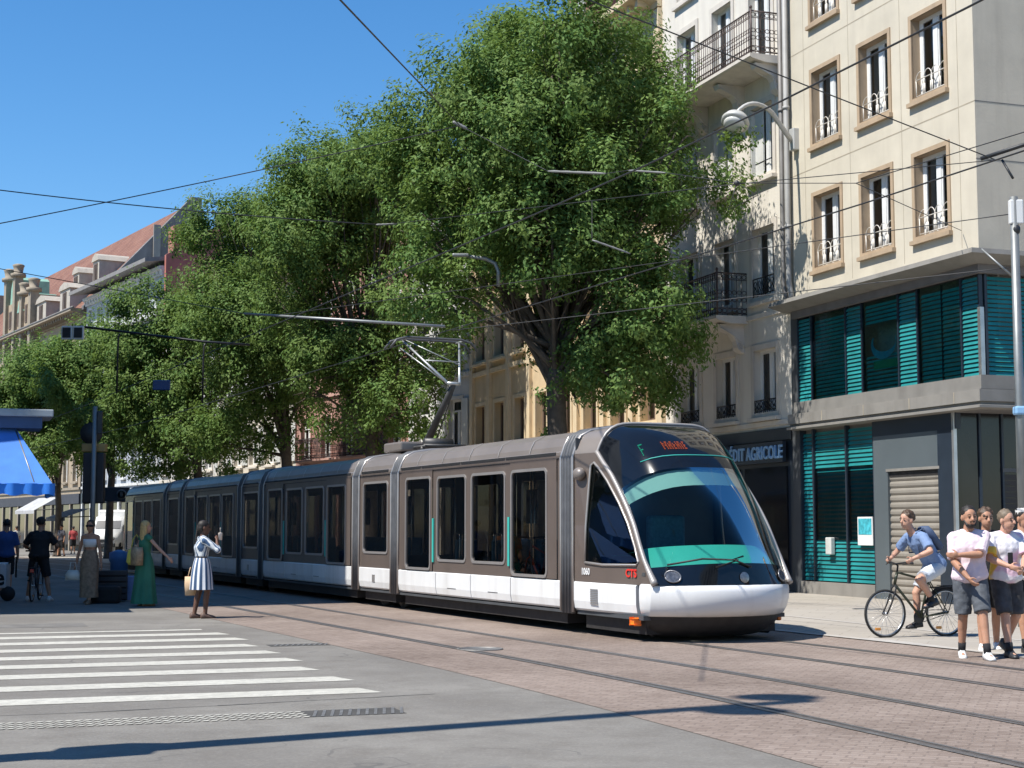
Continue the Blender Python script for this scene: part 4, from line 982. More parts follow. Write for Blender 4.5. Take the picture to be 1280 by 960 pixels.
MB().box(.3, 1.2, 9.4, 10.4, 21, 24.6).build('chimney', CONC, ht)
MB().tube([(-44, -.95, 17.0), (.4, -.95, 17.0)], .1, 6).build('gutter', MATS['old_pipe'], ht)
DORM = M('dormer_stone', (.42, .38, .32), .8, var=.12, streak=.3)
for x, y, z in ((-2.6, 2.0, 19.4), (-6.6, 1.7, 19.0), (-4.4, .3, 17.4), (-10.5, .2, 17.2)):
    w_ = .75 if z > 18.5 else 1.3
    d = MB().box(x-w_, x+w_, y-.5, y+2.2, z-.3, z+1.5); d.prism([(x-w_*1.15, z+1.5), (x-w_*.8, z+1.85), (x, z+2.05), (x+w_*.8, z+1.85), (x+w_*1.15, z+1.5)], 1, y-.6, y+2.2)
    do = d.build('dormer', DORM, ht); put_window(ht, x-.4, x+.4, z, z+1.3, y-.58, FRAMEB, 'M', 0)
# ornate gable: piers with urn blocks, copper hood
COPP = M('copper_green', (.24, .42, .33), .7, var=.15)
og = MB().box(-20.5, -12.2, -.5, 2, 17, 19.6).build('stone_gable', MATS['old_sandstone'], ht)
for x in (-20.3, -17.4, -15.2, -12.4):
    hh = 21.6 if x in (-20.3, -17.4, ) else 19.8
    MB().box(x-.35, x+.35, -.75, -.1, 12, hh).lathe([(.6, 0), (.62, .25), (.35, .35), (.42, .8), (.5, .95), (.3, 1.05), (.02, 1.1)], x, -.42, hh, 8).build('gable_pier', MATS['old_trim'], ht)
MB().prism([(-19.9, 19.6), (-19.7, 20.9), (-19.2, 21.6), (-18.5, 21.8), (-17.9, 21.5), (-17.8, 19.6)], 1, -.4, 2.2).build('copper_hood', COPP, ht)
MB().prism([(-16.8, 18.6), (-15.8, 20.2), (-14.8, 18.6)], 1, -.6, 2.2).build('copper_hood', COPP, ht)
for x in (-19.3, -18.5, -16.6, -16.0, -14.2): put_window(ht, x-.3, x+.3, 17.6, 19.0, -.56, FRAMEB, 'M', 0)
# far stone block closing the view on the left
fb = town_house('end_block', E0 + DB*99.5 + Vector((1.5, .9, 0)), ANG2, 'brown stone block at the far end of the street', 30, ((4.9, 6.8), (8.2, 10.1), (11.4, 13.2), (14.8, 16.6)), 2.4, M('brown_stone', (.33, .26, .19), .85, var=.15, streak=.3), MATS['old_trim'], 24.0, win_w=1.0)

# ------------------------------------------------------------------ tall building on the shady side (casts the shadow over the rear of the tram)
sc = P(0, 0); c0 = Vector((-12.75, 27.68, 0))
sh = empty('shade_building', c0, SA + PI/2, 'tall pale building on the opposite side of the street', 'building')
mb = MB(); hl = [(k*2.6+.7, k*2.6+2.0, z, z+1.9) for k in range(20) for z in (4.6, 7.9, 11.2, 14.4, 17.4)]
mb = wall(MB(), 0, 54, 0, 21, [], 0, 0); mb.quad((0, 0, 0), (0, 14, 0), (0, 14, 21), (0, 0, 21)); mb.quad((0, 0, 21), (0, 14, 21), (54, 14, 21), (54, 0, 21)); mb.quad((54, 0, 0), (54, 14, 0), (54, 14, 21), (54, 0, 21)); mb.quad((0, 14, 0), (54, 14, 0), (54, 14, 21), (0, 14, 21))
mb.v = [(p[0], p[1], p[2]) for p in mb.v]; mb.build('wall', LGREY, sh)
wm = MB().box(0, 1.3, -.05, .02, 0, 1.9).mesh('window', MATS['dark_glass2'])
for a, b, z0, z1 in hl: o = link('window', wm, sh); o.location = (a, -.0, z0)
# house fronts across the crossing, behind the camera: seen only as reflections
rb = empty('reflected_building', Vector((26, -12, 0)), PI + .15, 'cream house front across the crossing, mirrored in the tram windscreen', 'building')
hl = [(k*2.5+.7, k*2.5+1.9, z, z+1.9) for k in range(12) for z in (4.6, 7.8, 11, 14, 17)]
wall(MB(), 0, 31, 0, 20, [], 0, 0).quad((0, 0, 0), (0, 10, 0), (0, 10, 20), (0, 0, 20)).quad((31, 0, 0), (31, 10, 0), (31, 10, 20), (31, 0, 20)).build('wall', CREAM, rb)
for a, b, z0, z1 in hl: o = link('window', wm, rb); o.location = (a, 0, z0)
# ------------------------------------------------------------------ trees
def leaf_mat(name, c_dark, c_light):
    m, nt, out = new_mat(name)
    geo = N(nt, 'ShaderNodeNewGeometry'); oi = N(nt, 'ShaderNodeTexCoord')
    f = noise_fac(nt, 1.4, lo=.38, hi=.62, coord='Object', detail=2)
    c = mixc(nt, geo.outputs['Random Per Island'], c_dark, c_light); c = mixc(nt, f, c, mixc(nt, .45, c, (.21, .26, .07)))
    d = N(nt, 'ShaderNodeBsdfPrincipled'); nt.links.new(c, d.inputs['Base Color']); d.inputs['Roughness'].default_value = .62; d.inputs['Specular IOR Level'].default_value = .15
    tr = N(nt, 'ShaderNodeBsdfTranslucent'); c2 = mixc(nt, .6, c, (.22, .32, .06)); nt.links.new(c2, tr.inputs[0])
    mx = N(nt, 'ShaderNodeMixShader'); mx.inputs[0].default_value = .33; nt.links.new(d.outputs[0], mx.inputs[1]); nt.links.new(tr.outputs[0], mx.inputs[2]); nt.links.new(mx.outputs[0], out.inputs[0])
    return m
LEAF = leaf_mat('ash_leaves', (.06, .14, .036), (.185, .30, .088))
BARK = M('bark', (.10, .082, .066), .95, var=.35, scale=5, bump=.8, bscale=14)
def leaves_mesh(name, cen, nrm, size, rng, mat):
    """one folded leaf blade (two triangles) per centre; the blades hang outwards and down"""
    n = len(cen)
    up = nrm + rng.normal(0, .38, (n, 3)); up /= np.linalg.norm(up, axis=1)[:, None] + 1e-9     # blades face outwards from their tuft
    d = rng.normal(0, 1, (n, 3)); d[:, 2] -= .7; d -= up*(d*up).sum(1)[:, None]; d /= np.linalg.norm(d, axis=1)[:, None] + 1e-9
    s = np.cross(up, d)
    L = size * rng.uniform(.7, 1.35, n)[:, None]; Wd = L * .23
    a = cen; b = cen + d*L*.45 + s*Wd + up*L*.06; c = cen + d*L; e = cen + d*L*.45 - s*Wd + up*L*.06
    v = np.stack([a, b, c, e], 1).reshape(-1, 3).astype(np.float32)
    me = bpy.data.meshes.new(name); me.vertices.add(4*n); me.vertices.foreach_set('co', v.ravel())
    me.loops.add(4*n); me.polygons.add(n)
    me.loops.foreach_set('vertex_index', np.arange(4*n, dtype=np.int32)); me.polygons.foreach_set('loop_start', np.arange(0, 4*n, 4, dtype=np.int32)); me.polygons.foreach_set('loop_total', np.full(n, 4, dtype=np.int32))
    me.materials.append(mat); me.update(calc_edges=True); return me
def bez(p0, p1, p2, k): return [(p0*(1-t)**2 + p1*2*t*(1-t) + p2*t*t) for t in [j/k for j in range(k+1)]]
def tree(base, fork_z, lobes, nleaf, lsize, label, seed, trunk_r=.28, sprig=.34):
    """lobes: crown masses as (centre, radius); leaves sit on sprigs spread through their shells"""
    rng = np.random.default_rng(seed); rnd = random.Random(seed)
    t = empty('street_tree', base, 0, label, 'tree', 'street trees in front of the houses')
    L = [(Vector(c) - Vector(base), r) for c, r in lobes]
    tb = MB(); fk = Vector((rnd.uniform(-.1, .1), 0, fork_z))
    tb.tube([(0, 0, -.1), (0, 0, .15), (.02, 0, fork_z*.4), (.03, .02, fork_z*.75), fk, fk + Vector((.05, 0, .9))], [trunk_r*1.5, trunk_r*1.12, trunk_r*.95, trunk_r*.88, trunk_r*.85, trunk_r*.55], 10)
    tr = tb.build('trunk', BARK, t)
    tips = []
    for c, r in L:
        lb = MB(); s0 = fk + Vector((0, 0, rnd.uniform(-.4, .9))); mid = s0.lerp(c, .5) + Vector((0, 0, -.12*(c-s0).length + .5)); mid.x = s0.x*.6 + c.x*.4; mid.y = s0.y*.6 + c.y*.4
        pts = bez(s0, mid, c, 7); r0 = trunk_r*min(.55, .22 + r*.12)
        lb.tube(pts, [r0*(1-.75*j/7) for j in range(8)], 7)
        for _ in range(5):
            st = pts[rnd.randint(3, 7)]; d = Vector((rnd.gauss(0, 1), rnd.gauss(0, 1), rnd.gauss(.25, .8))).normalized()*r*rnd.uniform(.6, .95); e = c + d
            lb.tube(bez(st, st.lerp(e, .5) + Vector((0, 0, .25)), e, 4), [r0*.32, r0*.26, r0*.2, r0*.13, r0*.07], 5)
        lb.build('limb', BARK, t)
    # tufts of leaves spread through the shells of the lobes
    vol = np.array([r**2 for c, r in L]); vol /= vol.sum(); k = 100
    ns = int(nleaf/k); cc = np.array([c[:] for c, r in L]); rr = np.array([r for c, r in L])
    idx = rng.choice(len(L), ns, p=vol); d = rng.normal(0, 1, (ns, 3)); d /= np.linalg.norm(d, axis=1)[:, None]
    rad = rng.uniform(.3, 1., ns)**.4
    bul = 1 + .22*np.sin(d[:, 0]*5.1 + idx*1.7)*np.cos(d[:, 2]*4.3 + idx) + .14*np.sin(d[:, 1]*9 + idx*3.1 + d[:, 2]*7)
    nb = max(8, ns//7); bi = rng.integers(0, nb, ns)          # boughs: each carries about nine tufts
    bc = cc[idx[:nb]] + d[:nb]*(rr[idx[:nb]]*.84*np.maximum(rad[:nb], .5)*bul[:nb])[:, None]*np.array([1, 1, .95]); bd = d[:nb].copy()
    br = sprig*rng.uniform(1.2, 2.1, nb)
    q = rng.normal(0, 1, (ns, 3)); q[:, 2] = q[:, 2]*.8 + .45; q += bd[bi]*.5; q /= np.linalg.norm(q, axis=1)[:, None]
    sc = bc[bi] + q*(br[bi]*rng.uniform(.45, 1., ns))[:, None]*np.array([1, 1, .8]); d = q*.8 + bd[bi]*.35
    ts = sprig*rng.uniform(.55, 1.1, ns)[:, None, None]
    off = rng.normal(0, 1, (ns, k, 3)); off /= np.linalg.norm(off, axis=2)[:, :, None]; off *= rng.uniform(.15, 1, (ns, k, 1))**.6
    lean = d[:, None, :]*.85 + np.array([0, 0, .55])
    cen = (sc[:, None, :] + (off*np.array([.8, .8, .7]) + lean*rng.uniform(0, 1, (ns, k, 1)))*ts).reshape(-1, 3)
    nr = (off*.8 + d[:, None, :]*.55 + np.array([0, 0, .45])).reshape(-1, 3)
    me = leaves_mesh('crown', cen, nr, lsize, rng, LEAF); link('crown', me, t)
    return t
def lob(lst, Y, seed):
    rnd = random.Random(seed); out = []
    for u, v, r in lst:
        R_ = r/1960*Y; out.append((D(u, v, Y + rnd.uniform(-1, 1)*1.9), R_))
    return out
T1 = lob([(690, 95, 78), (615, 108, 62), (560, 200, 70), (640, 190, 95), (735, 165, 90), (820, 140, 52), (770, 105, 62), (838, 265, 48), (770, 270, 80), (690, 290, 70), (600, 300, 62), (545, 305, 58), (525, 235, 50), (800, 375, 55), (745, 425, 52), (800, 470, 36), (600, 385, 46), (655, 55, 44), (518, 168, 34), (700, 38, 36), (850, 180, 36), (720, 500, 40), (640, 300, 45), (530, 380, 46), (570, 128, 44), (870, 260, 26), (690, 375, 38), (762, 470, 42), (805, 495, 32), (828, 435, 32), (780, 425, 42), (770, 385, 44), (745, 340, 50), (655, 250, 60), (735, 235, 60)], 39, 1)
# far sides of the same crown
T1 += [(c + Vector((rr*.3, 3.0, -.3)), rr*.9) for c, rr in T1[:13:2]]
tree(G(695, 740.2) * 0 + Vector((1.1, 39, 0)), 5.2, T1, 235000, .125, 'tallest street tree, its wide crown rising above the ochre house', 11, .28, .56)
T2 = lob([(452, 216, 38), (492, 205, 34), (478, 235, 36), (405, 222, 36), (372, 240, 32), (350, 272, 30), (430, 250, 40), (395, 260, 38), (480, 245, 50), (420, 310, 62), (500, 320, 58), (365, 310, 48), (450, 405, 66), (530, 420, 50), (390, 400, 55), (345, 370, 40), (500, 470, 40), (430, 465, 45), (375, 205, 24), (420, 470, 30), (470, 190, 26), (505, 515, 28), (430, 525, 32), (395, 490, 30), (545, 500, 26)], 56.5, 2)
T2 += [(c + Vector((0, 3.2, -.2)), rr) for c, rr in T2[:9:2]]
tree(Vector((-5.05, 56.5, 0)), 5.0, T2, 150000, .145, 'street tree whose trunk rises behind the pantograph', 12, .28, .68)
T3 = lob([(305, 282, 32), (265, 298, 28), (335, 295, 32), (270, 330, 36), (335, 325, 48), (290, 400, 52), (350, 420, 48), (262, 410, 34), (325, 480, 42), (385, 490, 34), (300, 510, 30), (275, 290, 24), (300, 555, 28), (365, 548, 26), (255, 555, 28)], 66.2, 3)
T3 += [(c + Vector((0, 3, -.2)), rr) for c, rr in T3[:8:2]]
tree(Vector((-9.5, 66.2, 0)), 4.8, T3, 90000, .16, 'street tree in front of the cream rendered house', 13, .26, .74)
T4 = lob([(200, 405, 38), (240, 440, 42), (180, 450, 42), (222, 505, 44), (268, 500, 34), (165, 515, 32), (230, 555, 26), (190, 560, 24), (215, 588, 20), (260, 560, 22)], 74, 4)
tree(Vector((-14.75, 74, 0)), 4.3, T4, 70000, .175, 'street tree covering the low pale house beside the red gable', 14, .24, .78)
T5 = lob([(130, 455, 36), (100, 490, 38), (150, 515, 36), (120, 545, 30), (165, 560, 24)], 82, 5)
tree(Vector((-21.0, 82, 0)), 4.2, T5, 50000, .19, 'street tree before the blue grey house with small attic windows', 15, .22, .8)
T6 = lob([(60, 465, 32), (88, 515, 34), (50, 530, 34), (28, 480, 26), (80, 565, 26), (42, 575, 24), (15, 520, 24)], 88, 6)
tree(Vector((-25.4, 88, 0)), 3.6, T6, 50000, .2, 'forked street tree beyond the blue awning, before the tiled stone house', 16, .2, .8)
# ------------------------------------------------------------------ overhead line
WIRE = M('wire_copper', (.05, .05, .05), .5, .5); INSUL = M('insulator_grey', (.2, .2, .19), .5, var=.1); GALV = M('galvanised', (.24, .25, .245), .45, .5, var=.12)
DKST = M('dark_mast', (.03, .032, .035), .5, .3, var=.2)
def wire(a, b, label, r=.012, sag=0., seg=16, mat=WIRE):
    a, b = Vector(a), Vector(b); o = a.copy(); pts = []
    for k in range(seg+1):
        t = k/seg; p = a.lerp(b, t) - o; p.z -= sag*4*t*(1-t); pts.append(p)
    return MB().tube(pts, r*.85, 5).build('overhead_wire', mat, None, label=label, cat='wire', group='overhead tram wires', loc=o)
def track_wire(off, z, label):
    pts = []
    for x, p, h in TRACK:
        if -90 < x < 40 and int(x) % 3 == 0: q = p + Vector((math.cos(h), math.sin(h), 0))*off; pts.append(Vector((q.x, q.y, z)))
    o = pts[0].copy(); MB().tube([p-o for p in pts], .010, 5).build('contact_wire', WIRE, None, label=label, cat='wire', group='overhead tram wires', loc=o)
track_wire(0, 5.5, 'contact wire running above the tram roof to the pantograph'); track_wire(-3.15, 5.62, 'contact wire above the empty track beside the tram')
MAST = Vector((8.12, 25.0, 0))
MT = lambda z: MAST + Vector((0, 0, z))
N1 = D(575, 157, 33); NT = D(1245, 200, 25.2); NH = D(1070, 229, 24)
wire(D(395, -32, 14), N1, 'thick wire slanting down from the top edge of the sky into the tall tree', .013)
wire(D(-60, 291, 30), N1, 'wire rising across the sky from the awning corner to the tall tree', .013, .05)
wire(N1, D(685, 214, 30.8), 'wire falling from the wire joint to the long rod insulator in the crown', .009)
wire(D(757, 217, 29.6), D(786, 213, 29), 'short wire between the two rod insulators in the tall crown', .009)
wire(D(832, 216, 28), D(921, 229, 26), 'wire from the slim rod insulator to the triangular hanger', .009)
wire(D(740, 300, 30), D(740, 251, 30.3), 'short dropper wire holding the slanting rod insulator', .008)
wire(D(-60, 230, 36), D(480, 281, 38), 'wire falling gently across the sky past the red gable', .016, .1)
wire(D(480, 281, 38), D(921, 230, 26), 'wire rising through the tree crowns towards the wall lamp', .01)
wire(D(921, 230, 26), NT, 'span wire over the beige upper windows to the mast arm', .009)
wire(D(690, -18, 20), NT, 'dark wire slanting across the white house and beige house to the mast arm', .012)
wire(D(1330, 150, 20), NH, 'short wire crossing the grey side wall of the corner building', .009)
wire(NH, D(921, 229, 26), 'wire level with the lower row of beige house windows', .008)
wire(NH, P(19.25, 26.9, 7.65), 'stay wire hooked to the beige wall above the cornice', .009)
wire(D(340, 395, 38), D(1275, 266, 25), 'wire crossing the tall tree trunk and the lower beige windows', .010)
wire(D(565, 413, 31), D(1275, 333, 25), 'wire running from the pantograph past the teal storey to the mast', .010)
wire(D(-60, 325, 40), D(305, 392, 33), 'thin wire over the tiled roof ending at the grey boom', .012)
# small triangular hanger
hg = MB(); h0 = D(921, 229, 26); hg.tube([Vector((0, 0, 0)), Vector((-.12, .2, -.42)), Vector((.3, -.35, -.28)), Vector((0, 0, 0))], .010, 5); hg.ell((0, 0, 0), (.05, .05, .05), 8, 6)
hg.build('wire_hanger', WIRE, None, loc=h0, label='small triangular wire hanger below the wall lamp', cat='hanger')
def rod(u0, v0, u1, v1, Y, label, r=.035, Y2=None):
    r *= .7
    a, b = D(u0, v0, Y), D(u1, v1, Y2 or Y); mb = MB(); n = 9
    mb.tube([(b-a)*(k/n) for k in range(n+1)], [r*(.5 if k in (0, n) else (1 if k % 2 else .78)) for k in range(n+1)], 8)
    mb.build('wire_insulator', INSUL, None, loc=a, label=label, cat='insulator', group='pale rod insulators on the wires')
rod(685, 214, 757, 217, 30.8, 'pale rod insulator in the middle of the tall crown', .04, 29.6); rod(786, 213, 832, 216, 29, 'slim rod insulator at the crown edge near the balconies', .03, 28)
rod(470, 281, 496, 280, 37.9, 'short rod insulator at the seam of the two tallest crowns', .04); rod(740, 300, 788, 317, 30, 'slanting rod insulator beside the lower crown', .03)
rod(566, 152, 584, 161, 32.9, 'stubby insulator where two wires meet on the crown', .06)
# grey boom carrying the wire ahead of the pantograph
a, b = D(305, 392, 32.5), D(556, 408, 31.2)
MB().tube([(b-a)*k for k in (0, .5, 1)], [.022, .032, .03], 8).build('wire_boom', GALV, None, loc=a, label='long grey boom hanging among the leaves beside the pantograph', cat='boom')
# mast on the right with its arm, small boxes and street sign
ms = empty('catenary_mast', MAST, 0, 'tall grey mast with wire arm at the corner building', 'mast')
MB().tube([(0, 0, 0), (0, 0, 6.9)], [.085, .065], 12).build('pole', GALV, ms); MB().lathe([(.13, 0), (.13, .12), (.09, .3)], 0, 0, 0, 12).build('base', GALV, ms)
a = NT - MAST
MB().tube([a + Vector((-.25, 0, .02)), Vector((.9, -.1, a.z+.42))], .035, 6).build('arm', DKST, ms); MB().tube([a + Vector((.1, 0, 0)), Vector((0, 0, a.z-.75+.4))], .022, 6).build('stay', DKST, ms)
MB().bbox(-.08, .14, -.06, .06, 6.45, 6.85, .02).build('number_plate', FRAME, ms); MB().ell((.02, -.02, 6.36), (.07, .07, .09), 10, 8).build('camera_dome', DKST, ms)
MB().bbox(-.1, .18, -.1, .08, 3.36, 3.5, .03).build('street_sign', M('sign_pale_blue', (.25, .45, .68), .4), ms)
MB().tube([(0, 0, 5.55), (-.45, .3, 6.1)], .018, 6).build('bracket', GALV, ms)
# wall lamp on the white house
lp = empty('wall_lamp', P(19.3, 34.05, 11.9), ANG1, 'grey wall lamp with round head on a curved arm by the downpipes', 'lamp')
def FP(u, v, n):
    d = ray(u, v); k = n/(d.x*EN.x + d.y*EN.y); return Vector((0, 0, CAM_H)) + d*k
A0 = FP(989, 168, 19.15); H0 = FP(919, 153, 17.35)
inv = Matrix.Rotation(-ANG1, 4, 'Z') @ Matrix.Translation(-P(19.3, 34.05, 11.9))
la, lh = inv @ A0, inv @ H0; 
lm = [la + Vector((0, 0, -.15)), la + Vector((0, -.15, .0)), la.lerp(lh, .35) + Vector((0, 0, .45)), la.lerp(lh, .7) + Vector((0, 0, .68)), lh + Vector((.1, .1, .35)), lh + Vector((0, 0, .2))]
lm = bez(lm[0], lm[1].lerp(lm[2], .6), lm[2], 5)[:-1] + bez(lm[2], lm[3] + Vector((0, 0, .12)), lm[5], 8)
MB().tube(lm, [.065 - .0015*k for k in range(len(lm))], 8).build('arm', M('lamp_grey', (.5, .5, .48), .5, .2, var=.08), lp)
rt = Matrix.Rotation(R(-28), 3, 'X') @ Matrix.Rotation(R(-18), 3, 'Y')
def headm(prof, mat, nm):
    mb = MB().lathe(prof, 0, 0, 0, 24); mb.v = [tuple(lh + rt @ Vector(p)) for p in mb.v]; return mb.build(nm, mat, lp)
headm([(.02, .24), (.16, .22), (.29, .14), (.345, .03), (.345, -.02), (.30, -.05), (.27, -.05)], MATS['lamp_grey'], 'head')
headm([(.27, -.05), (.26, -.11), (.2, -.15), (.12, -.165), (.01, -.17)], M('lamp_glass', (.6, .6, .57), .25, var=.08), 'lamp_glass')
MB().bbox(la.x-.12, la.x+.12, la.y+.0, la.y+.2, la.z-.4, la.z+.15, .02).build('wall_plate', MATS['lamp_grey'], lp)
# lamp arm showing among the leaves
sl_ = empty('street_lamp', D(623, 345, 37.0), 0, 'grey hooked lamp arm showing among the leaves', 'lamp')
MB().tube([(0, 0, -.25), (0, 0, .1), (-.08, 0, .3), (-.3, 0, .42), (-.75, 0, .48)], [.05, .05, .05, .055, .04], 8).build('arm', GALV, sl_); MB().bbox(-1.1, -.7, -.09, .09, .46, .54, .03).build('head', GALV, sl_)
wire(D(623, 352, 37.0), D(700, 330, 39.2), 'stay of the hooked lamp arm', .014)
# black wire gantry on the left
ga = empty('wire_gantry', D(255, 428, 46), 0, 'thin black gantry arm with two drop brackets on the left', 'gantry')
def GL(u, v): return D(u, v, 46) - D(255, 428, 46)
MB().tube([GL(100, 408), GL(255, 427), GL(312, 431)], .035, 6).build('arm', DKST, ga)
for u, v in ((150, 417), (257, 429)): MB().tube([GL(u, v), GL(u-2, v+4), GL(u-3, v+30), GL(u-4, v+75)], .028, 6).build('drop_bracket', DKST, ga)
sg = empty('hung_signals', D(91, 416, 45.9), 0, 'pair of black signal boxes with white rims under the gantry arm', 'signal')
for dx in (-.17, .17):
    s_ = MB().bbox(dx-.16, dx+.16, -.05, .05, -.2, .2, .02).build('housing', FRAME, sg); MB().bbox(dx-.12, dx+.12, -.075, -.045, -.15, .15, .01).build('lens_panel', DKST, s_)
MB().bbox(-.26, .26, -.04, .04, -.16, .14, .03).build('street_plate', M('plate_blue', (.03, .07, .2), .4), None, loc=D(202, 481, 46), label='small dark blue plate hanging among the leaves', cat='sign')
# ------------------------------------------------------------------ left side: traffic pole, kiosk with blue awning
tp = empty('traffic_pole', G(113, 751.5), 0, 'grey pole with a tall black signal box and dark sign', 'traffic light')
MB().tube([(0, 0, 0), (0, 0, 4.2)], [.06, .05], 10).build('pole', GALV, tp)
MB().bbox(-.26, .2, .07, .27, 2.1, 3.2, .03).build('signal_housing', DKST, tp); MB().bbox(-.3, .22, .08, .29, 3.22, 3.4, .02).build('yellow_plate', M('ochre_plate', (.32, .21, .07), .6), tp)
MB().lathe([(.01, -.03), (.24, -.03), (.24, .03), (.01, .03)], -.1, .12, 3.62, 18, axis='y').build('round_sign', DKST, tp)
MB().bbox(.05, .17, -.03, .03, 3.6, 4.1, .02).build('side_signal', DKST, tp)
AWN = M('awning_blue', (.06, .2, .58), .8, var=.12, scale=2.5, bump=.15, bscale=8); AWN2 = M('valance_blue', (.03, .22, .75), .75, var=.1)
kq = D(62, 620, 29.6); kio = empty('kiosk', Vector((kq.x, kq.y, 0)), SA, 'kiosk with blue awning, scalloped valance and flat roof edge', 'kiosk')
zb = kq.z; zt = D(25, 535, 29.8).z
# hipped awning: front panel and sloping end panel
MB().add([(-4, -.9, zb+.2), (0, -.9, zb+.2), (-.62, .6, zt), (-4, .6, zt), (0, 1.9, zb+.2), (-.62, 1.2, zt)], [(0, 1, 2, 3), (1, 4, 5, 2)]).build('awning', AWN, kio)
vl = []
for k in range(61): vl.append((-4 + 4*k/60, -.91 - .03*math.sin(k*1.3)))
vl += [(.02 + .03*math.sin(k*1.3), -.9 + 2.8*k/40) for k in range(1, 41)]
MB().loft([[(x, y, zb+.21) for x, y in vl], [(x*1.0, y, zb+.0 + .02*math.sin(i*1.1)) for i, (x, y) in enumerate(vl)]], cap=False, closed=False).build('valance', AWN2, kio)
MB().bbox(-4, .05, .3, 1.6, zt+.22, zt+.36, .02).build('roof_edge', M('kiosk_roof', (.3, .33, .34), .6, streak=.3), kio); MB().box(-4, -.15, .4, 1.5, zt, zt+.22).build('roof_band', M('kiosk_band', (.03, .07, .16), .6), kio)
MB().box(-4, -1.9, .65, 1.5, 0, zt).build('kiosk_body', M('kiosk_body_dark', (.03, .03, .033), .7), kio)
MB().tube([(-1.95, .4, 0), (-1.95, .4, zt)], .04, 8).build('post', GALV, kio)
for x in (-.62, -1.9, -3.2): MB().tube([(x, .55, zt-.05), (x+.3 if x > -1 else x, -.85, zb+.22)], .02, 6).build('awning_arm', GALV, kio)
# shop awnings along the far pavement
gw = M('grey_awning', (.4, .4, .4), .8); 
def shop_awning(u, v, Y, w, label, mat, drop=.8):
    p = D(u, v, Y); o = empty('shop_awning', p, ANG2, label, 'awning', 'awnings over the far shop fronts')
    MB().add([(-w/2, -1.4, -drop), (w/2, -1.4, -drop), (w/2, 0, 0), (-w/2, 0, 0), (-w/2, -1.4, -drop-.2), (w/2, -1.4, -drop-.2)], [(0, 1, 2, 3), (4, 5, 1, 0)]).build('cloth', mat, o)
    for x in (-w/2, w/2): MB().tube([(x, -1.38, -drop), (x, 0, -drop*.9), (x, 0, 0)], .03, 5).build('arm', DKST, o)
    return o
shop_awning(60, 622, 96, 4.5, 'grey shop awning behind the cyclist with the dark shirt', gw); shop_awning(100, 636, 90, 4, 'dark shop awning beside the forked tree', MATS['kiosk_body_dark'], .5)
sgn2 = empty('round_shop_sign', D(152, 618, 62), 0, 'dark shop sign with round pale emblem near the rear of the tram', 'sign')
MB().bbox(-.9, .3, 0, .1, -.28, .28, .02).build('board', NAVY, sgn2); MB().lathe([(.2, -.02), (.2, .0), (.15, .0), (.15, -.02)], 0, 0, 0, 20, axis='y').build('emblem_ring', INSUL, sgn2)
me = text_mesh('8', .26, .004); me.materials.append(INSUL); o = link('emblem_mark', me, sgn2); o.location = (0, -.025, 0); o.rotation_euler = (PI/2, 0, 0)
MB().bbox(-1.35, -.92, .0, .1, -.1, .35, .02).build('orange_board', M('orange_sign', (.5, .14, .05), .5), sgn2)
MB().tube([(0, .1, .1), (.6, .6, .1)], .03, 5).build('bracket', DKST, sgn2)
# white delivery van
vp = G(133, 692); van = empty('delivery_van', Vector((vp.x, vp.y, 0)), R(-8), 'white delivery van parked beyond the rear of the tram', 'van')
VW = M('van_white', (.75, .75, .73), .35, var=.05, coat=.3)
vb = MB().bbox(-1.0, 1.0, .9, 5.6, .45, 2.75, .12).build('box_body', VW, van)
MB().loft([[(-.98*k, y, z0), (.98*k, y, z0), (.92*k, y, z1), (-.92*k, y, z1)] for y, z0, z1, k in ((.95, .45, 2.35, 1), (.5, .45, 2.3, 1), (.1, .45, 1.55, 1), (-.75, .45, 1.2, .95), (-.85, .5, 1.0, .9))], cap=True).build('cab', VW, van)
MB().add([(-.82, .07, 1.58), (.82, .07, 1.58), (.8, .46, 2.2), (-.8, .46, 2.2)], [(0, 1, 2, 3)]).build('windscreen', BLACKG, van)
for s in (-1, 1):
    MB().ell((s*.72, -.84, .95), (.16, .06, .12), 10, 6).build('headlamp', INSUL, van); MB().bbox(s*1.0, s*1.0+s*.18, .1, .2, 1.4, 1.8, .03).build('mirror', DKST, van) if s > 0 else MB().bbox(-1.18, -1.0, .1, .2, 1.4, 1.8, .03).build('mirror', DKST, van)
    for y in (-.1, 4.2): MB().lathe([(.34, -.1), (.36, 0), (.34, .1), (.18, .11)], s*.86, y, .36, 16, axis='x').build('wheel', RUBBER, van)
MB().bbox(-.9, .9, -.93, -.8, .4, .65, .04).build('front_bumper', DKST, van); MB().bbox(-.5, .5, -.88, -.78, .72, .9, .02).build('grille', DKST, van)
# ------------------------------------------------------------------ street lamp just outside the frame, whose shadow crosses the foreground
sh0 = Vector((-3.48, 10.86, 0)); dirs = Vector((math.cos(SHADOW_AZ), math.sin(SHADOW_AZ), 0))
LB = sh0 - dirs*2.2 + Vector((0, -.05, 0))
ol = empty('lamp_column', LB, 0, 'tall lamp column whose long shadow crosses the foreground', 'lamp')
HT = 14.3
MB().tube([(0, 0, 0), (0, 0, 1.2), (0, 0, HT)], [.24, .2, .12], 12).build('column', GALV, ol)
pd = Vector((-dirs.y, dirs.x, 0))
for s, l, z in ((1, .22, HT-.05), (-1, .2, HT-1.5)):
    MB().tube([(0, 0, z-.5), pd*s*.3*l + Vector((0, 0, z-.15)), pd*s*l + Vector((0, 0, z))], .04, 8).build('arm', GALV, ol)
    hd_ = MB().ell(pd*s*(l+.15) + Vector((0, 0, z)), (.42, .3, .1), 14, 8); hd_.build('lamp_head', GALV, ol)
MB().bbox(-.16, .16, -.3, .3, 4.1, 4.9, .04).build('signal_box', DKST, ol)
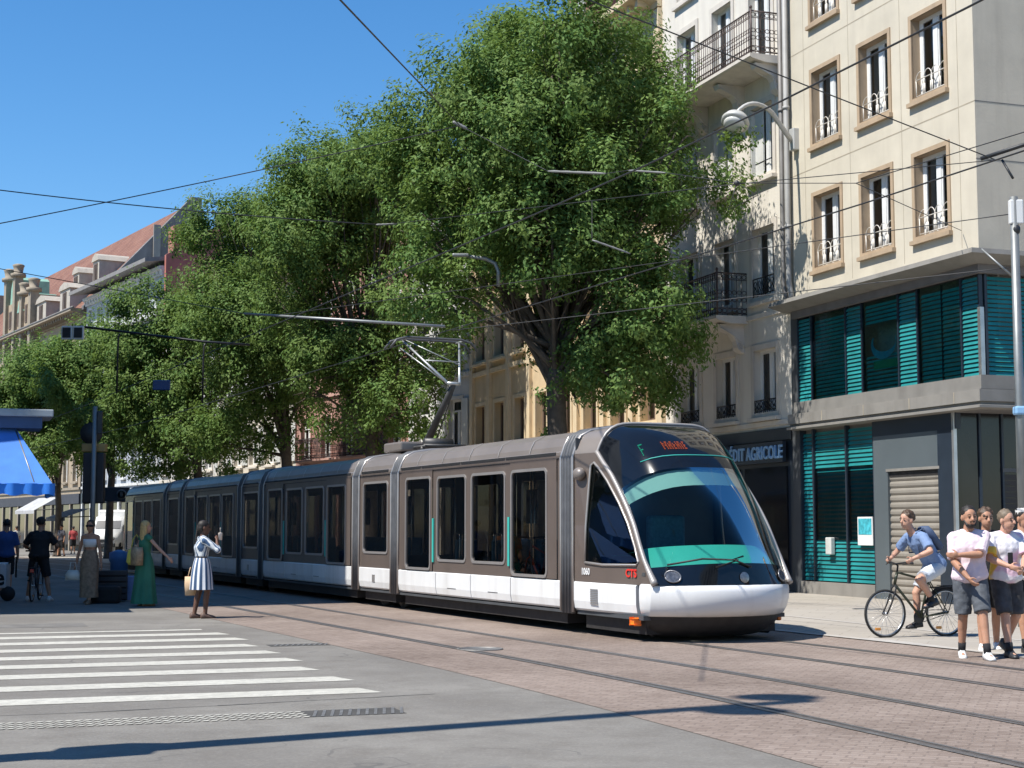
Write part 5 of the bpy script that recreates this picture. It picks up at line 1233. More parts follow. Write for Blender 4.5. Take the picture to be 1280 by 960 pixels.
# ------------------------------------------------------------------ people
V = Vector
def skin_mat(name, c): 
    m = M(name, c, .55, var=.06, scale=9, spec=.35)
    for n in m.node_tree.nodes:
        if n.type == 'BSDF_PRINCIPLED': n.inputs['Subsurface Weight'].default_value = .12; n.inputs['Subsurface Radius'].default_value = (.02, .008, .005); n.inputs['Subsurface Scale'].default_value = .5
    return m
SK1 = skin_mat('skin_tan', (.44, .235, .15)); SK2 = skin_mat('skin_fair', (.53, .30, .21)); SK3 = skin_mat('skin_deep', (.13, .065, .042))
def cap_(mb, a, b, ra, rb, seg=10, flat=1.0, up=None, n=5, flatb=False):
    """tapered limb with rounded ends"""
    a, b = V(a), V(b); t = (b-a); L = t.length; t = t/L if L > 1e-6 else V((0, 0, 1))
    path = []; rad = []
    for k in range(n): q = PI/2*(1-k/n); path.append(a - t*ra*math.sin(q)); rad.append(max(.001, ra*math.cos(q)))
    for k in range(4): f = k/3; path.append(a.lerp(b, f)); rad.append(ra + (rb-ra)*f)
    for k in range(1, 0 if flatb else n+1): q = PI/2*k/n; path.append(b + t*rb*math.sin(q)); rad.append(max(.001, rb*math.cos(q)))
    mb.tube(path, rad, seg, flat=flat, up=up)
def ik(a, b, l1, l2, pole):
    a, b, pole = V(a), V(b), V(pole); d = b-a; D_ = min(d.length, (l1+l2)*.999); d.normalize()
    x = (l1*l1 - l2*l2 + D_*D_)/(2*D_); h = math.sqrt(max(0, l1*l1 - x*x)); p = pole - d*pole.dot(d); p.normalize()
    return a + d*x + p*h
def remesh(mb, name, mat, vox, smooth=3, parent=None, disp=0.):
    me = mb.mesh('tmp', mat); o = bpy.data.objects.new('tmp', me); C.objects.link(o)
    m = o.modifiers.new('r', 'REMESH'); m.mode = 'VOXEL'; m.voxel_size = vox; m.use_smooth_shade = True
    s = o.modifiers.new('s', 'SMOOTH'); s.factor = .5; s.iterations = smooth
    if disp:
        tx = bpy.data.textures.new('folds', 'CLOUDS'); tx.noise_scale = .075
        d = o.modifiers.new('d', 'DISPLACE'); d.texture = tx; d.strength = disp; d.mid_level = .5
    bpy.context.view_layer.update()
    me2 = bpy.data.meshes.new_from_object(o.evaluated_get(bpy.context.evaluated_depsgraph_get())); me2.name = name
    bpy.data.objects.remove(o); bpy.data.meshes.remove(me)
    if not me2.materials: me2.materials.append(mat)
    return link(name, me2, parent)
def ering(c, rx, ry, fr, n=16):
    """ellipse of half axes rx (side) and ry (front) in frame fr=(side, front)"""
    return [V(c) + fr[0]*rx*math.cos(2*PI*k/n) + fr[1]*ry*math.sin(2*PI*k/n) for k in range(n)]
class Fig:
    """one person; local +Y is forwards, +X the person's right"""
    def __init__(s, name, label, loc, rz, h=1.75, skin=SK1, vox=.011, group=None, female=False):
        s.k = h/1.75; s.root = empty(name, loc, rz, label, 'person', group); s.skin = skin; s.vox = vox; s.f = female; k = s.k
        s.J = dict(pel=V((0, 0, .95))*k, neck=V((0, 0, 1.45))*k, head=V((0, .015, 1.63))*k)
        sw = .16 if female else .18
        for sd, n in ((1, 'R'), (-1, 'L')):
            s.J['hip'+n] = V((sd*.09, 0, .92))*k; s.J['ank'+n] = V((sd*.1, 0, .085))*k; s.J['sh'+n] = V((sd*sw, 0, 1.405))*k; s.J['wr'+n] = V((sd*.27, .06, .88))*k
        s.pole = {'R': V((0, 1, 0)), 'L': V((0, 1, 0))}; s.ep = {'R': V((.4, -1, 0)), 'L': V((-.4, -1, 0))}; s.toe = {'R': V((.1, 1, 0)), 'L': V((-.1, 1, 0))}; s.head_rz = 0.; s.curl = .6; s.hand_dir = {}
    def solve(s):
        k = s.k; J = s.J
        for n in 'RL':
            if 'kn'+n not in J: J['kn'+n] = ik(J['hip'+n], J['ank'+n], .435*k, .41*k, s.pole[n])
            if 'el'+n not in J: J['el'+n] = ik(J['sh'+n], J['wr'+n], .29*k, .255*k, s.ep[n])
    def spine(s, f): return s.J['pel'].lerp(s.J['neck'], f)
    def frame(s):
        t = (s.J['neck']-s.J['pel']).normalized(); side = (s.J['shR']-s.J['shL']).normalized(); front = t.cross(side)*1.0
        return (side, front if front.y > 0 else -front)
    def torso_rings(s, infl=0., lo=-.08, hi=1.0):
        k = s.k; fr = s.frame()
        prof = [(-.16, .10, .085), (-.08, .155, .115), (.0, .168, .118), (.15, .15, .108), (.30, .135, .1), (.48, .142, .106), (.66, .165, .117), (.82, .172, .112), (.92, .15, .09), (1.0, .085, .07), (1.06, .05, .05)]
        if s.f: prof = [(-.16, .10, .085), (-.08, .16, .115), (.0, .172, .12), (.15, .152, .105), (.32, .118, .088), (.48, .125, .096), (.66, .142, .118), (.82, .148, .1), (.92, .125, .08), (1.0, .075, .06), (1.06, .045, .045)]
        ie = lambda f: infl*(1 if f < .75 else .7 if f < .9 else .5 if f < .95 else .3)
        return [ering(s.spine(f), (a+ie(f))*k, (b+ie(f))*k, fr) for f, a, b in prof if lo <= f <= hi]
    def body(s, legs=True):
        s.solve(); k = s.k; J = s.J; mb = MB(); fr = s.frame()
        mb.loft(s.torso_rings(0, -.2, 1.1)); 
        hq = Matrix.Rotation(s.head_rz, 3, 'Z'); H = J['head']; k0 = k; k = k*1.07
        cap_(mb, J['neck'] - V((0, 0, .02))*k, H + V((0, -.02, -.07))*k, .062*k if not s.f else .05*k, .055*k if not s.f else .045*k)
        mb.ell(H + hq @ V((0, -.008, .03))*k, (.077*k, .096*k, .092*k), 16, 10); mb.ell(H + hq @ V((0, .022, -.035))*k, (.062*k, .07*k, .078*k), 14, 8)
        mb.ell(H + hq @ V((0, .038, -.085))*k, (.036*k, .042*k, .032*k), 12, 6)
        cap_(mb, H + hq @ V((0, .088, .012))*k, H + hq @ V((0, .106, -.022))*k, .010*k, .017*k, 8)
        mb.ell(H + hq @ V((0, .084, -.058))*k, (.024*k, .014*k, .010*k), 8, 5)
        for sd in (-1, 1): mb.ell(H + hq @ V((sd*.077, -.012, -.005))*k, (.014*k, .022*k, .034*k), 8, 6)
        k = k0
        for n, sd in (('R', 1), ('L', -1)):
            sh, el, wr = J['sh'+n], J['el'+n], J['wr'+n]; m = .82 if s.f else 1
            cap_(mb, s.spine(.93) + (sh-s.spine(.93))*.4, sh, .07*k, .06*k*m); cap_(mb, sh, el, .054*k*m, .041*k*m); cap_(mb, el, el.lerp(wr, .35), .042*k*m, .044*k*m); cap_(mb, el.lerp(wr, .35), wr, .043*k*m, .028*k*m)
            s.hand(mb, n)
            hp, kn, an = J['hip'+n], J['kn'+n], J['ank'+n]
            if legs:
                cap_(mb, hp, kn, .088*k, .058*k, 12); cap_(mb, kn, kn.lerp(an, .35) + V((0, -.012, 0))*k, .056*k, .056*k); cap_(mb, kn.lerp(an, .35) + V((0, -.012, 0))*k, an, .054*k, .036*k)
                t = s.toe[n].normalized(); cap_(mb, an - t*.04*k - V((0, 0, .035))*k, an + t*.13*k - V((0, 0, .05))*k, .035*k, .026*k)
        b = remesh(mb, 'body', s.skin, s.vox, 2, s.root)
        # eyes, brows
        k = k*1.07
        for sd in (-1, 1):
            MB().ell(H + hq @ V((sd*.031, .083, .006))*k, (.013*k, .008*k, .007*k), 8, 5).build('eye', M('eye_dark', (.03, .02, .015), .2), s.root)
            MB().tube([H + hq @ V((sd*x, .092 - .01*(x > .04), z))*k for x, z in ((.014, .026), (.032, .032), (.05, .025))], .004*k, 5).build('eyebrow', M('brow', (.03, .02, .015), .8), s.root)
        return b
    def hand(s, mb, n):
        k = s.k; el, wr = s.J['el'+n], s.J['wr'+n]; d = s.hand_dir.get(n, (wr-el)).normalized() if isinstance(s.hand_dir.get(n, None), V) else (wr-el).normalized()
        sd = 1 if n == 'R' else -1
        inw = V((-sd, 0, 0)); inw = inw - d*inw.dot(d)
        if inw.length < .1: inw = V((0, 0, -1)) - d*d.z*-1
        inw.normalize(); side = d.cross(inw)          # side: across the knuckles
        if side.y < 0: side = -side
        mb.ell(wr + d*.045*k, (.018*k, .04*k, .05*k), 10, 7, rot=Matrix((inw, side, d)).transposed())
        for j, L in enumerate((.062, .072, .067, .052)):
            b0 = wr + d*.082*k + side*(.028 - .0187*j)*k; b1 = b0 + (d*math.cos(s.curl*.6) + inw*math.sin(s.curl*.6))*L*.55*k; b2 = b1 + (d*math.cos(s.curl*1.7) + inw*math.sin(s.curl*1.7))*L*.55*k
            cap_(mb, b0, b1, .0092*k, .0085*k, 7, n=3); cap_(mb, b1, b2, .0085*k, .0075*k, 7, n=3)
        t0 = wr + d*.03*k + side*.03*k; t1 = t0 + (d*.5 + side*.6 + inw*.35).normalized()*.042*k; t2 = t1 + (d*.85 + inw*.4).normalized()*.032*k
        cap_(mb, t0, t1, .0125*k, .0105*k, 7, n=3); cap_(mb, t1, t2, .0105*k, .009*k, 7, n=3)
    def shirt(s, mat, sleeve=.75, infl=.035, lo=-.16, name='shirt', fold=.017):
        k = s.k; mb = MB(); rings = s.torso_rings(infl, -.2, 1.0)
        rings = [r for r, f in zip(rings, (-.16, -.08, 0, .15, .3, .48, .66, .82, .92, 1.0)) if f >= lo]
        mb.loft(rings)
        for n in 'RL':
            sh, el, wr = s.J['sh'+n], s.J['el'+n], s.J['wr'+n]; c = s.spine(.9)
            cap_(mb, c + (sh-c)*.32 + V((0, 0, .008))*k, sh - V((0, 0, .004))*k, .088*k, .073*k)
            if sleeve > 0: cap_(mb, sh, sh.lerp(el, min(1, sleeve)), .072*k, .077*k if sleeve < 1 else .062*k, flatb=sleeve < 1)
            if sleeve > 1: cap_(mb, el, el.lerp(wr, sleeve-1), .07*k, .055*k)
        return remesh(mb, name, mat, s.vox*1.05, 3, s.root, fold)
    def shorts(s, mat, length=.86, infl=.032, name='shorts', flare=.02):
        k = s.k; mb = MB(); fr = s.frame(); mb.loft(s.torso_rings(infl, -.2, .2))
        for n in 'RL':
            hp, kn = s.J['hip'+n], s.J['kn'+n]; cap_(mb, hp, hp.lerp(kn, length), .112*k, (.078+flare)*k, 14, flatb=True)
        return remesh(mb, name, mat, s.vox*1.15, 3, s.root, .018)
    def shoes(s, mat, sole=None, sock=None):
        k = s.k
        for n in 'RL':
            an = s.J['ank'+n]; t = s.toe[n].normalized(); side = V((t.y, -t.x, 0)).normalized(); up = side.cross(t); rings = []
            for d, w, z0, z1 in ((-.085, .022, -.075, -.01), (-.07, .036, -.083, .015), (-.02, .041, -.083, .03), (.05, .044, -.083, -.005), (.12, .047, -.083, -.03), (.165, .04, -.083, -.04), (.19, .018, -.078, -.055)):
                c = an + t*d*k; rings.append([c + side*w*k*cx + up*(z0 + (z1-z0)*cz)*k for cx, cz in ((-1, 0), (1, 0), (1, .45), (.6, 1), (-.6, 1), (-1, .45))])
            MB().loft(rings).build('shoe', mat, s.root)
            if sock: MB().tube([an + V((0, 0, -.01)), an.lerp(s.J['kn'+n], .22)], [.043*k, .046*k], 10).build('sock', sock, s.root)
    def hair(s, mat, style='short'):
        k = s.k*1.07; H = s.J['head']; hq = Matrix.Rotation(s.head_rz, 3, 'Z'); mb = MB(); rnd = random.Random(len(style)*7)
        c = H + hq @ V((0, -.02, .045))*k
        mb.ell(c, (.083*k, .098*k, .09*k), 16, 10)
        if style in ('curly', 'short'):
            for _ in range(60 if style == 'curly' else 26):
                d = V((rnd.gauss(0, 1), rnd.gauss(-.35, 1), rnd.gauss(.6, .8))).normalized(); p = c + hq @ V((d.x*.078, d.y*.094, d.z*.088))*k
                if (p-H).z > -.02: mb.ell(p, (.022*k,)*3 if style == 'curly' else (.012*k,)*3, 6, 4)
        if style == 'long':
            for j in range(14): 
                a = PI*(.05 + .9*j/13); p = H + hq @ V((-.083*math.cos(a), -.095*math.sin(a)*.9 - .005, .03))*k; cap_(mb, p, p + V((0, -.015, -.26 - .05*math.sin(a*3)))*k, .026*k, .022*k, 7)
        if style == 'bun': mb.ell(H + hq @ V((0, -.12, .03))*k, (.05*k, .05*k, .05*k), 10, 7); mb.ell(H + hq @ V((0, -.06, .02))*k, (.08*k, .07*k, .08*k), 12, 8)
        if style == 'braid':
            for j in range(9): mb.ell(H + hq @ V((.0, -.115 - .004*j, .02 - .035*j))*k, (.022*k, .022*k, .024*k), 8, 5)
            mb.ell(H + hq @ V((0, -.06, .0))*k, (.078*k, .06*k, .08*k), 12, 8)
        return remesh(mb, 'hair', mat, .009, 1, s.root)
    def beard(s, mat):
        k = s.k*1.07; H = s.J['head']; hq = Matrix.Rotation(s.head_rz, 3, 'Z'); mb = MB()
        mb.ell(H + hq @ V((0, .036, -.085))*k, (.047*k, .05*k, .038*k), 14, 8)
        for sd in (-1, 1): cap_(mb, H + hq @ V((sd*.062, .02, -.035))*k, H + hq @ V((sd*.04, .05, -.08))*k, .013*k, .022*k, 8)
        cap_(mb, H + hq @ V((-.026, .088, -.045))*k, H + hq @ V((.026, .088, -.045))*k, .008*k, .008*k, 6)
        return remesh(mb, 'beard', mat, .008, 1, s.root)
def skirt_loft(fig, rows, n=64, mats=None, name='dress', waves=9, amp=.03, stripe=0):
    """rows (centre, rx, ry); folds deepen towards the hem"""
    rings = []
    fr = fig.frame() if fig else (V((1, 0, 0)), V((0, 1, 0)))
    for i, (c, rx, ry) in enumerate(rows):
        f = i/(len(rows)-1); ring = []
        for k in range(n):
            q = 2*PI*k/n; w = 1 + amp*f*math.sin(q*waves + i*.25) + amp*.5*f*math.sin(q*5.3 + 1)
            ring.append(V(c) + fr[0]*rx*w*math.cos(q) + fr[1]*ry*w*math.sin(q))
        rings.append(ring)
    mb = MB().loft(rings, cap=False)
    if stripe: mb.mi = [((j % n)//stripe) % 2 for j in range(len(mb.f))]
    return mb.build(name, mats, fig.root)
PINKT = M('tshirt_pale_pink', (.72, .59, .64), .85, var=.04, bump=.1, bscale=30); WHITET = M('tshirt_white', (.66, .67, .70), .85, var=.04, bump=.1, bscale=30)
DGREY = M('shorts_grey', (.095, .105, .12), .9, var=.2, scale=12, bump=.15); CAMO = M('shorts_dark', (.055, .055, .06), .9, var=.5, scale=10, bump=.15); BLK = M('cloth_black', (.012, .012, .014), .85, var=.2)
HAIRD = M('hair_dark', (.018, .013, .010), .6, var=.3, scale=30); HAIRB = M('hair_brown', (.07, .04, .022), .6, var=.3, scale=30); HAIRG = M('hair_greyish', (.16, .12, .08), .6, var=.3, scale=30); BLONDE = M('hair_blonde', (.55, .36, .14), .55, var=.2, scale=30)
SHW = M('shoe_white', (.72, .72, .7), .5, var=.05); SHB = M('shoe_black', (.02, .02, .022), .5, var=.2)
# ---- man in the pale pink shirt, one arm folded across
gp = 'men walking in a group past the corner shop'
m = Fig('person', 'bearded man in pale pink T-shirt and grey shorts, arm folded across chest', G(1215, 823), PI - .05, 1.82, SK1, .010, gp)
k = m.k; m.J['ankR'] = V((.085, .08, .09))*k; m.J['ankL'] = V((-.11, .28, .09))*k; m.J['ankR'].y = -.12*k; m.toe['R'] = V((.12, 1, -.1))
m.J['shR'] += V((0, 0, -.02)); m.J['wrR'] = V((.07, .22, .93))*k; m.ep['R'] = V((1, -.4, -.2)); m.J['wrL'] = V((.17, .235, 1.19))*k; m.ep['L'] = V((-1, .1, -.5)); m.head_rz = R(8); m.J['head'] += V((0, .03, -.01))
m.body(); m.shirt(PINKT, .9, .05, -.2); m.shorts(DGREY, .95, .03); m.shoes(SHW, sock=BLK); m.hair(HAIRD, 'short'); m.beard(HAIRD)
# ---- man in the white and yellow jersey
m = Fig('person', 'fair-haired man in white, pink and yellow jersey looking down at his hand', G(1260, 821), PI + .25, 1.79, SK2, .010, gp)
k = m.k; m.J['ankR'] = V((.1, .2, .09))*k; m.J['ankL'] = V((-.1, -.2, .16))*k; m.toe['L'] = V((-.1, 1, -.5)); m.J['wrR'] = V((.16, .33, 1.08))*k; m.ep['R'] = V((1, -.6, -.4)); m.J['wrL'] = V((-.02, .34, 1.05))*k; m.ep['L'] = V((-1, -.3, -.4)); m.head_rz = R(22); m.J['head'] += V((0, .04, -.02))
def jersey_mat():
    mm, nt, out = new_mat('jersey'); b = N(nt, 'ShaderNodeBsdfPrincipled'); nt.links.new(b.outputs[0], out.inputs[0]); b.inputs['Roughness'].default_value = .8
    f = noise_fac(nt, 3.2, detail=1, lo=.48, hi=.52); f2 = noise_fac(nt, 2.6, detail=1, lo=.57, hi=.59, mapping=(1.3, 1, .8))
    c = mixc(nt, f2, mixc(nt, f, (.74, .72, .76), (.7, .5, .62)), (.72, .46, .06)); nt.links.new(c, b.inputs['Base Color']); return mm
m.body(); m.shirt(jersey_mat(), .85, .045, -.2); m.shorts(CAMO, .97, .035); m.shoes(SHB, sock=BLK); m.hair(HAIRG, 'short')
MB().bbox(-.03, .03, -.012, .012, -.07, .07, .008).build('phone', BLK, None, loc=G(1260, 821) + V((-.05, -.36, 1.17*k)), label='small dark phone held by the man in the jersey', cat='phone')
# ---- man behind them
m = Fig('person', 'dark-haired man in black half hidden behind the pale pink T-shirt', G(1237, 812.5), PI - .2, 1.80, SK1, .012, gp)
m.J['ankR'].y = .15; m.J['ankL'].y = -.15; m.head_rz = R(15); m.body(); m.shirt(BLK, .8, .035); m.shorts(BLK, .9); m.shoes(SHW); m.hair(HAIRB, 'curly')
# ---- man with the cap at the edge
m = Fig('person', 'man in white T-shirt, black shorts and pale cap following the group', G(1283, 815.5), PI + .2, 1.80, SK1, .011, gp)
k = m.k; m.J['wrR'] = V((.25, .3, 1.02))*k; m.J['ankR'].y = .18; m.J['ankL'].y = -.16; m.head_rz = R(25)
m.body(); m.shirt(WHITET, .85, .045, -.2); m.shorts(BLK, .9); m.shoes(SHB, sock=BLK); m.hair(HAIRD, 'short')
cp = MB(); H = m.J['head']; cp.lathe([(.09, .02), (.098, .06), (.09, .105), (.06, .135), (.01, .145)], H.x, H.y-.012, H.z, 16); hq = Matrix.Rotation(m.head_rz, 3, 'Z')
cp.add([H + hq @ V(p) for p in ((-.07, .07, .045), (.07, .07, .045), (.055, .16, .03), (-.055, .16, .03))], [(0, 1, 2, 3)]); cp.build('cap', M('cap_grey', (.5, .48, .45), .8), m.root)
# ---- bicycles
TYRE = M('tyre', (.02, .02, .02), .8); ALU = M('aluminium', (.55, .55, .55), .3, .9); REFL = M('reflector', (.7, .28, .05), .3)
def bicycle(loc, rz, label, frame_m, guards=True, group=None, lean=0.):
    b = empty('bicycle', loc, rz, label, 'bicycle', group); b.rotation_euler = (0, lean, rz)
    for y, nm in ((0, 'wheel'), (1.03, 'wheel')):
        w = MB()
        for j in range(28): a0 = 2*PI*j/28; sgn = 1 if j % 2 else -1; w.tube([(sgn*.03, y + .02*math.cos(a0), .345 + .02*math.sin(a0)), (0, y + .31*math.cos(a0 + .25*sgn), .345 + .31*math.sin(a0+.25*sgn))], .0022, 3)
        w.lathe([(.02, -.05), (.028, -.03), (.015, 0), (.028, .03), (.02, .05)], 0, y, .345, 10, axis='x'); w = w.build(nm, ALU, b)
        MB().tube([(0, y + .328*math.cos(a), .345 + .328*math.sin(a)) for a in [2*PI*j/40 for j in range(41)]], .018, 8, cap=False).build('tyre', TYRE, w)
        MB().tube([(0, y + .306*math.cos(a), .345 + .306*math.sin(a)) for a in [2*PI*j/40 for j in range(41)]], .010, 6, cap=False).build('rim', ALU, w)
        MB().bbox(-.012, .012, y + .08, y+.17, .11, .15, .008).build('spoke_reflector', REFL, w)
    f = MB(); bbk = (0, .43, .285); st = (0, .275, .84); ht, hb = (0, .815, .93), (0, .86, .76)
    f.tube([bbk, st], .017, 8); f.tube([hb, bbk], .020, 8); f.tube([ht, (0, .285, .80)], .017, 8); f.tube([ht, hb], .022, 8)
    for sx in (-.05, .05): f.tube([(sx*.4, .41, .285), (sx, 0, .345)], .010, 6); f.tube([(sx*.4, .28, .80), (sx, 0, .345)], .009, 6)
    f.build('frame', frame_m, b)
    fk = MB()
    for sx in (-.055, .055): fk.tube([(0, .86, .75), (sx, .875, .70), (sx, .95, .5), (sx, 1.03, .345)], .013, 6)
    fk.build('fork', BLK if guards else frame_m, b)
    hb_ = MB().tube([(0, .815, .93), (0, .80, 1.02), (0, .83, 1.05)], .014, 6); hb_.tube([(-.30, .76, 1.06), (-.18, .80, 1.07), (0, .83, 1.05), (.18, .80, 1.07), (.30, .76, 1.06)], .013, 6)
    for sx in (-1, 1): hb_.tube([(sx*.28, .77, 1.06), (sx*.2, .86, 1.04)], .007, 5)
    h_ = hb_.build('handlebar', BLK, b)
    for sx in (-1, 1): MB().tube([(sx*.31, .755, 1.06), (sx*.21, .795, 1.068)], .018, 7).build('grip', RUBBER, h_)
    sd_ = MB(); sd_.tube([st, (0, .25, .95)], .013, 6); sd_.loft([[(w_*math.cos(a), y, .965 + .028*math.sin(a) + zz) for a in [2*PI*j/10 for j in range(10)]] for y, w_, zz in ((.10, .03, .0), (.13, .075, .01), (.20, .07, .0), (.28, .03, .0), (.38, .02, .0))]); sd_.build('saddle', BLK, b)
    cr = MB().lathe([(.09, -.004), (.095, 0), (.09, .004), (.03, .004)], .04, .43, .285, 20, axis='x'); cr.tube([(.05, .43, .285), (.07, .49, .13)], .010, 6); cr.tube([(-.05, .43, .285), (-.07, .37, .44)], .010, 6)
    cr = cr.build('crankset', DKST, b); MB().bbox(.075, .17, .44, .53, .115, .14, .008).build('pedal', BLK, cr); MB().bbox(-.17, -.075, .32, .42, .425, .45, .008).build('pedal', BLK, cr)
    MB().tube([(.045, .43, .375), (.045, 0, .385)], .005, 4).tube([(.045, .43, .195), (.045, 0, .305)], .005, 4).build('chain', DKST, b)
    if guards:
        for y, a0, a1 in ((0, 20, 190), (1.03, -5, 0)):
            if a1 > 30: MB().tube([(0, y + .365*math.cos(R(a)), .345 + .365*math.sin(R(a))) for a in range(a0, a1, 8)], .022, 6, flat=.4).build('mudguard', BLK, b)
        rk = MB()
        for sx in (-.06, .06): rk.tube([(sx, .22, .70), (sx, -.2, .73)], .007, 5); rk.tube([(sx, -.15, .73), (sx, 0, .345)], .007, 5)
        for y in (.1, 0, -.1, -.2): rk.tube([(-.06, y, .73), (.06, y, .73)], .006, 5)
        rk.build('rack', DKST, b); MB().bbox(-.04, .04, -.24, -.215, .62, .7, .01).build('rear_lamp', M('red_lens', (.6, .03, .02), .3), b)
    return b
p0 = G(1183, 795.5); p1 = G(1113, 797.5); fd = (p1-p0).normalized(); rzb = math.atan2(-fd.x, fd.y)
bicycle(p0, rzb, 'dark hybrid bicycle ridden past the shop shutter', M('frame_olive', (.035, .04, .025), .35, .3))
m = Fig('person', 'curly-haired cyclist in blue T-shirt and pale shorts riding a bicycle', p0, rzb, 1.76, SK2, .010)
k = m.k; m.J['pel'] = V((0, .16, 1.03)); m.J['neck'] = V((0, .52, 1.48)); m.J['head'] = V((0, .63, 1.67)); m.head_rz = R(12)
for sd, n in ((1, 'R'), (-1, 'L')):
    m.J['hip'+n] = V((sd*.09, .18, .99)); m.J['sh'+n] = V((sd*.19, .48, 1.43)); m.J['wr'+n] = V((sd*.275, .72, 1.13)); m.ep[n] = V((sd*1, -.35, -.4)); m.hand_dir[n] = V((0, .8, -.5))
m.J['ankR'] = V((.11, .42, .215)); m.J['ankL'] = V((-.11, .30, .53)); m.pole['R'] = V((.1, 1, .3)); m.pole['L'] = V((-.25, 1, .35)); m.toe['R'] = V((.05, 1, -.1)); m.toe['L'] = V((-.05, 1, -.25)); m.curl = 1.2
BLUET = M('tshirt_blue', (.17, .25, .42), .85, var=.06, bump=.1, bscale=30)
m.body(); m.shirt(BLUET, .8, .032, -.16); m.shorts(M('shorts_pale', (.55, .58, .62), .85, var=.06, bump=.1), .82, .03); m.shoes(SHB, sock=BLK); m.hair(HAIRB, 'curly')
bp_ = Fig.spine(m, .62); fr = m.frame(); up = (m.J['neck']-m.J['pel']).normalized()
pk = MB().loft([[bp_ + fr[1]*(-.13 - d) + fr[0]*w*cx + up*(.24*cz*s_) for cx, cz in ((-1, -1), (1, -1), (1.05, .5), (.7, 1), (-.7, 1), (-1.05, .5))] for d, w, s_ in ((0, .12, .8), (.05, .125, .85), (.10, .105, .75), (.125, .07, .55))])
bk = pk.build('backpack', M('backpack_navy', (.06, .09, .16), .8, var=.15), None, label='navy backpack worn by the cyclist in the blue T-shirt', cat='backpack', loc=p0, rz=rzb)
for sd in (-1, 1): MB().tube([bp_ + fr[1]*-.13 + fr[0]*sd*.09 + up*.22, m.J['neck'] + fr[0]*sd*.1 + fr[1]*.02 + up*.02, bp_ + fr[0]*sd*.13 + fr[1]*.165 + up*.0, bp_ + fr[0]*sd*.15 + fr[1]*-.1 - up*.2], .016, 6, flat=.5).build('strap', MATS['backpack_navy'], bk)
# bicycle stowed inside the tram
q = tram.matrix_basis
bicycle(tram.location + Matrix.Rotation(tram.rotation_euler.z, 3, 'Z') @ V((-1.85, -.55, .345)), tram.rotation_euler.z - PI/2 + PI, 'bicycle standing inside the tram behind the front door glass', M('frame_red', (.4, .06, .03), .4, .2), False)
m = Fig('person', 'passenger in an orange top seated inside the tram', tram.location + Matrix.Rotation(tram.rotation_euler.z, 3, 'Z') @ V((-3.45, -.62, .345)), tram.rotation_euler.z - PI/2, 1.68, SK1, .016)
m.J.update(pel=V((0, 0, .56)), neck=V((0, -.03, 1.06)), head=V((0, .0, 1.24)))
for sd, n in ((1, 'R'), (-1, 'L')): m.J['hip'+n] = V((sd*.09, .03, .53)); m.J['ank'+n] = V((sd*.1, .45, .09)); m.J['sh'+n] = V((sd*.18, -.03, 1.01)); m.J['wr'+n] = V((sd*.1, .3, .68)); m.pole[n] = V((0, .6, 1))
m.body(); m.shirt(M('top_orange', (.6, .2, .04), .85), .6); m.shorts(BLK, .9); m.hair(HAIRD, 'long'); m.shoes(SHB)
# ---- woman in the striped dress
m = Fig('person', 'woman in knee-length blue and white striped dress sipping a drink', G(251, 773), R(-62), 1.68, SK3, .012, female=True)
k = m.k; m.J['wrR'] = V((.10, .24, 1.42))*k; m.ep['R'] = V((.9, .1, -1)); m.J['wrL'] = V((-.26, .03, .86))*k; m.J['ankR'] = V((.07, .06, .085))*k; m.J['ankL'] = V((-.07, -.1, .085))*k; m.head_rz = R(-5); m.J['head'] += V((0, .02, 0))
m.body()
def stripe_mat():
    mm, nt, out = new_mat('stripe_cloth'); b = N(nt, 'ShaderNodeBsdfPrincipled'); nt.links.new(b.outputs[0], out.inputs[0]); b.inputs['Roughness'].default_value = .85
    tc = N(nt, 'ShaderNodeTexCoord'); mp = N(nt, 'ShaderNodeMapping'); mp.inputs['Rotation'].default_value = (0, 0, R(35)); nt.links.new(tc.outputs['Object'], mp.inputs[0])
    w = N(nt, 'ShaderNodeTexWave', bands_direction='X'); w.inputs['Scale'].default_value = 8.5; w.inputs['Distortion'].default_value = .2; w.inputs['Detail'].default_value = 0; nt.links.new(mp.outputs[0], w.inputs[0])
    gt = N(nt, 'ShaderNodeMath', operation='GREATER_THAN'); gt.inputs[1].default_value = .5; nt.links.new(w.outputs['Fac'], gt.inputs[0]); c = mixc(nt, gt.outputs[0], (.05, .10, .19), (.64, .66, .66)); nt.links.new(c, b.inputs['Base Color']); return mm
STR = stripe_mat(); m.shirt(STR, 1.15, .03, .2, 'bodice')
skirt_loft(m, [(m.spine(.28), .15*k, .12*k), (m.spine(.1), .185*k, .15*k), (V((0, 0, .9))*k, .20*k, .17*k), (V((0, 0, .75))*k, .215*k, .19*k), (V((0, 0, .60))*k, .23*k, .20*k), (V((0, 0, .52))*k, .235*k, .205*k)], 72, [M('stripe_blue', (.05, .10, .19), .85), M('stripe_white', (.64, .66, .66), .85)] if False else [M('stripe_navy', (.05, .10, .19), .85), WHITET], 'skirt', 11, .05, 3)
m.hair(HAIRD, 'braid'); m.shoes(M('sandal', (.12, .07, .05), .6))
mw = Matrix.Translation(m.root.location) @ Matrix.Rotation(R(-62), 4, 'Z')
cu = MB().lathe([(.03, -.06), (.038, .06), (.04, .065), (.01, .07)], 0, 0, 0, 12); cu.tube([(0, 0, .06), (0, -.02, .16)], .004, 5)
cu.build('drink_cup', M('cup_pale', (.7, .62, .55), .5), None, loc=mw @ (m.J['wrR'] + V((-.02, .07, .05))), label='pale drink cup with straw held by the woman in stripes', cat='cup')
bgp = mw @ V((-.30, -.06, .60*k))
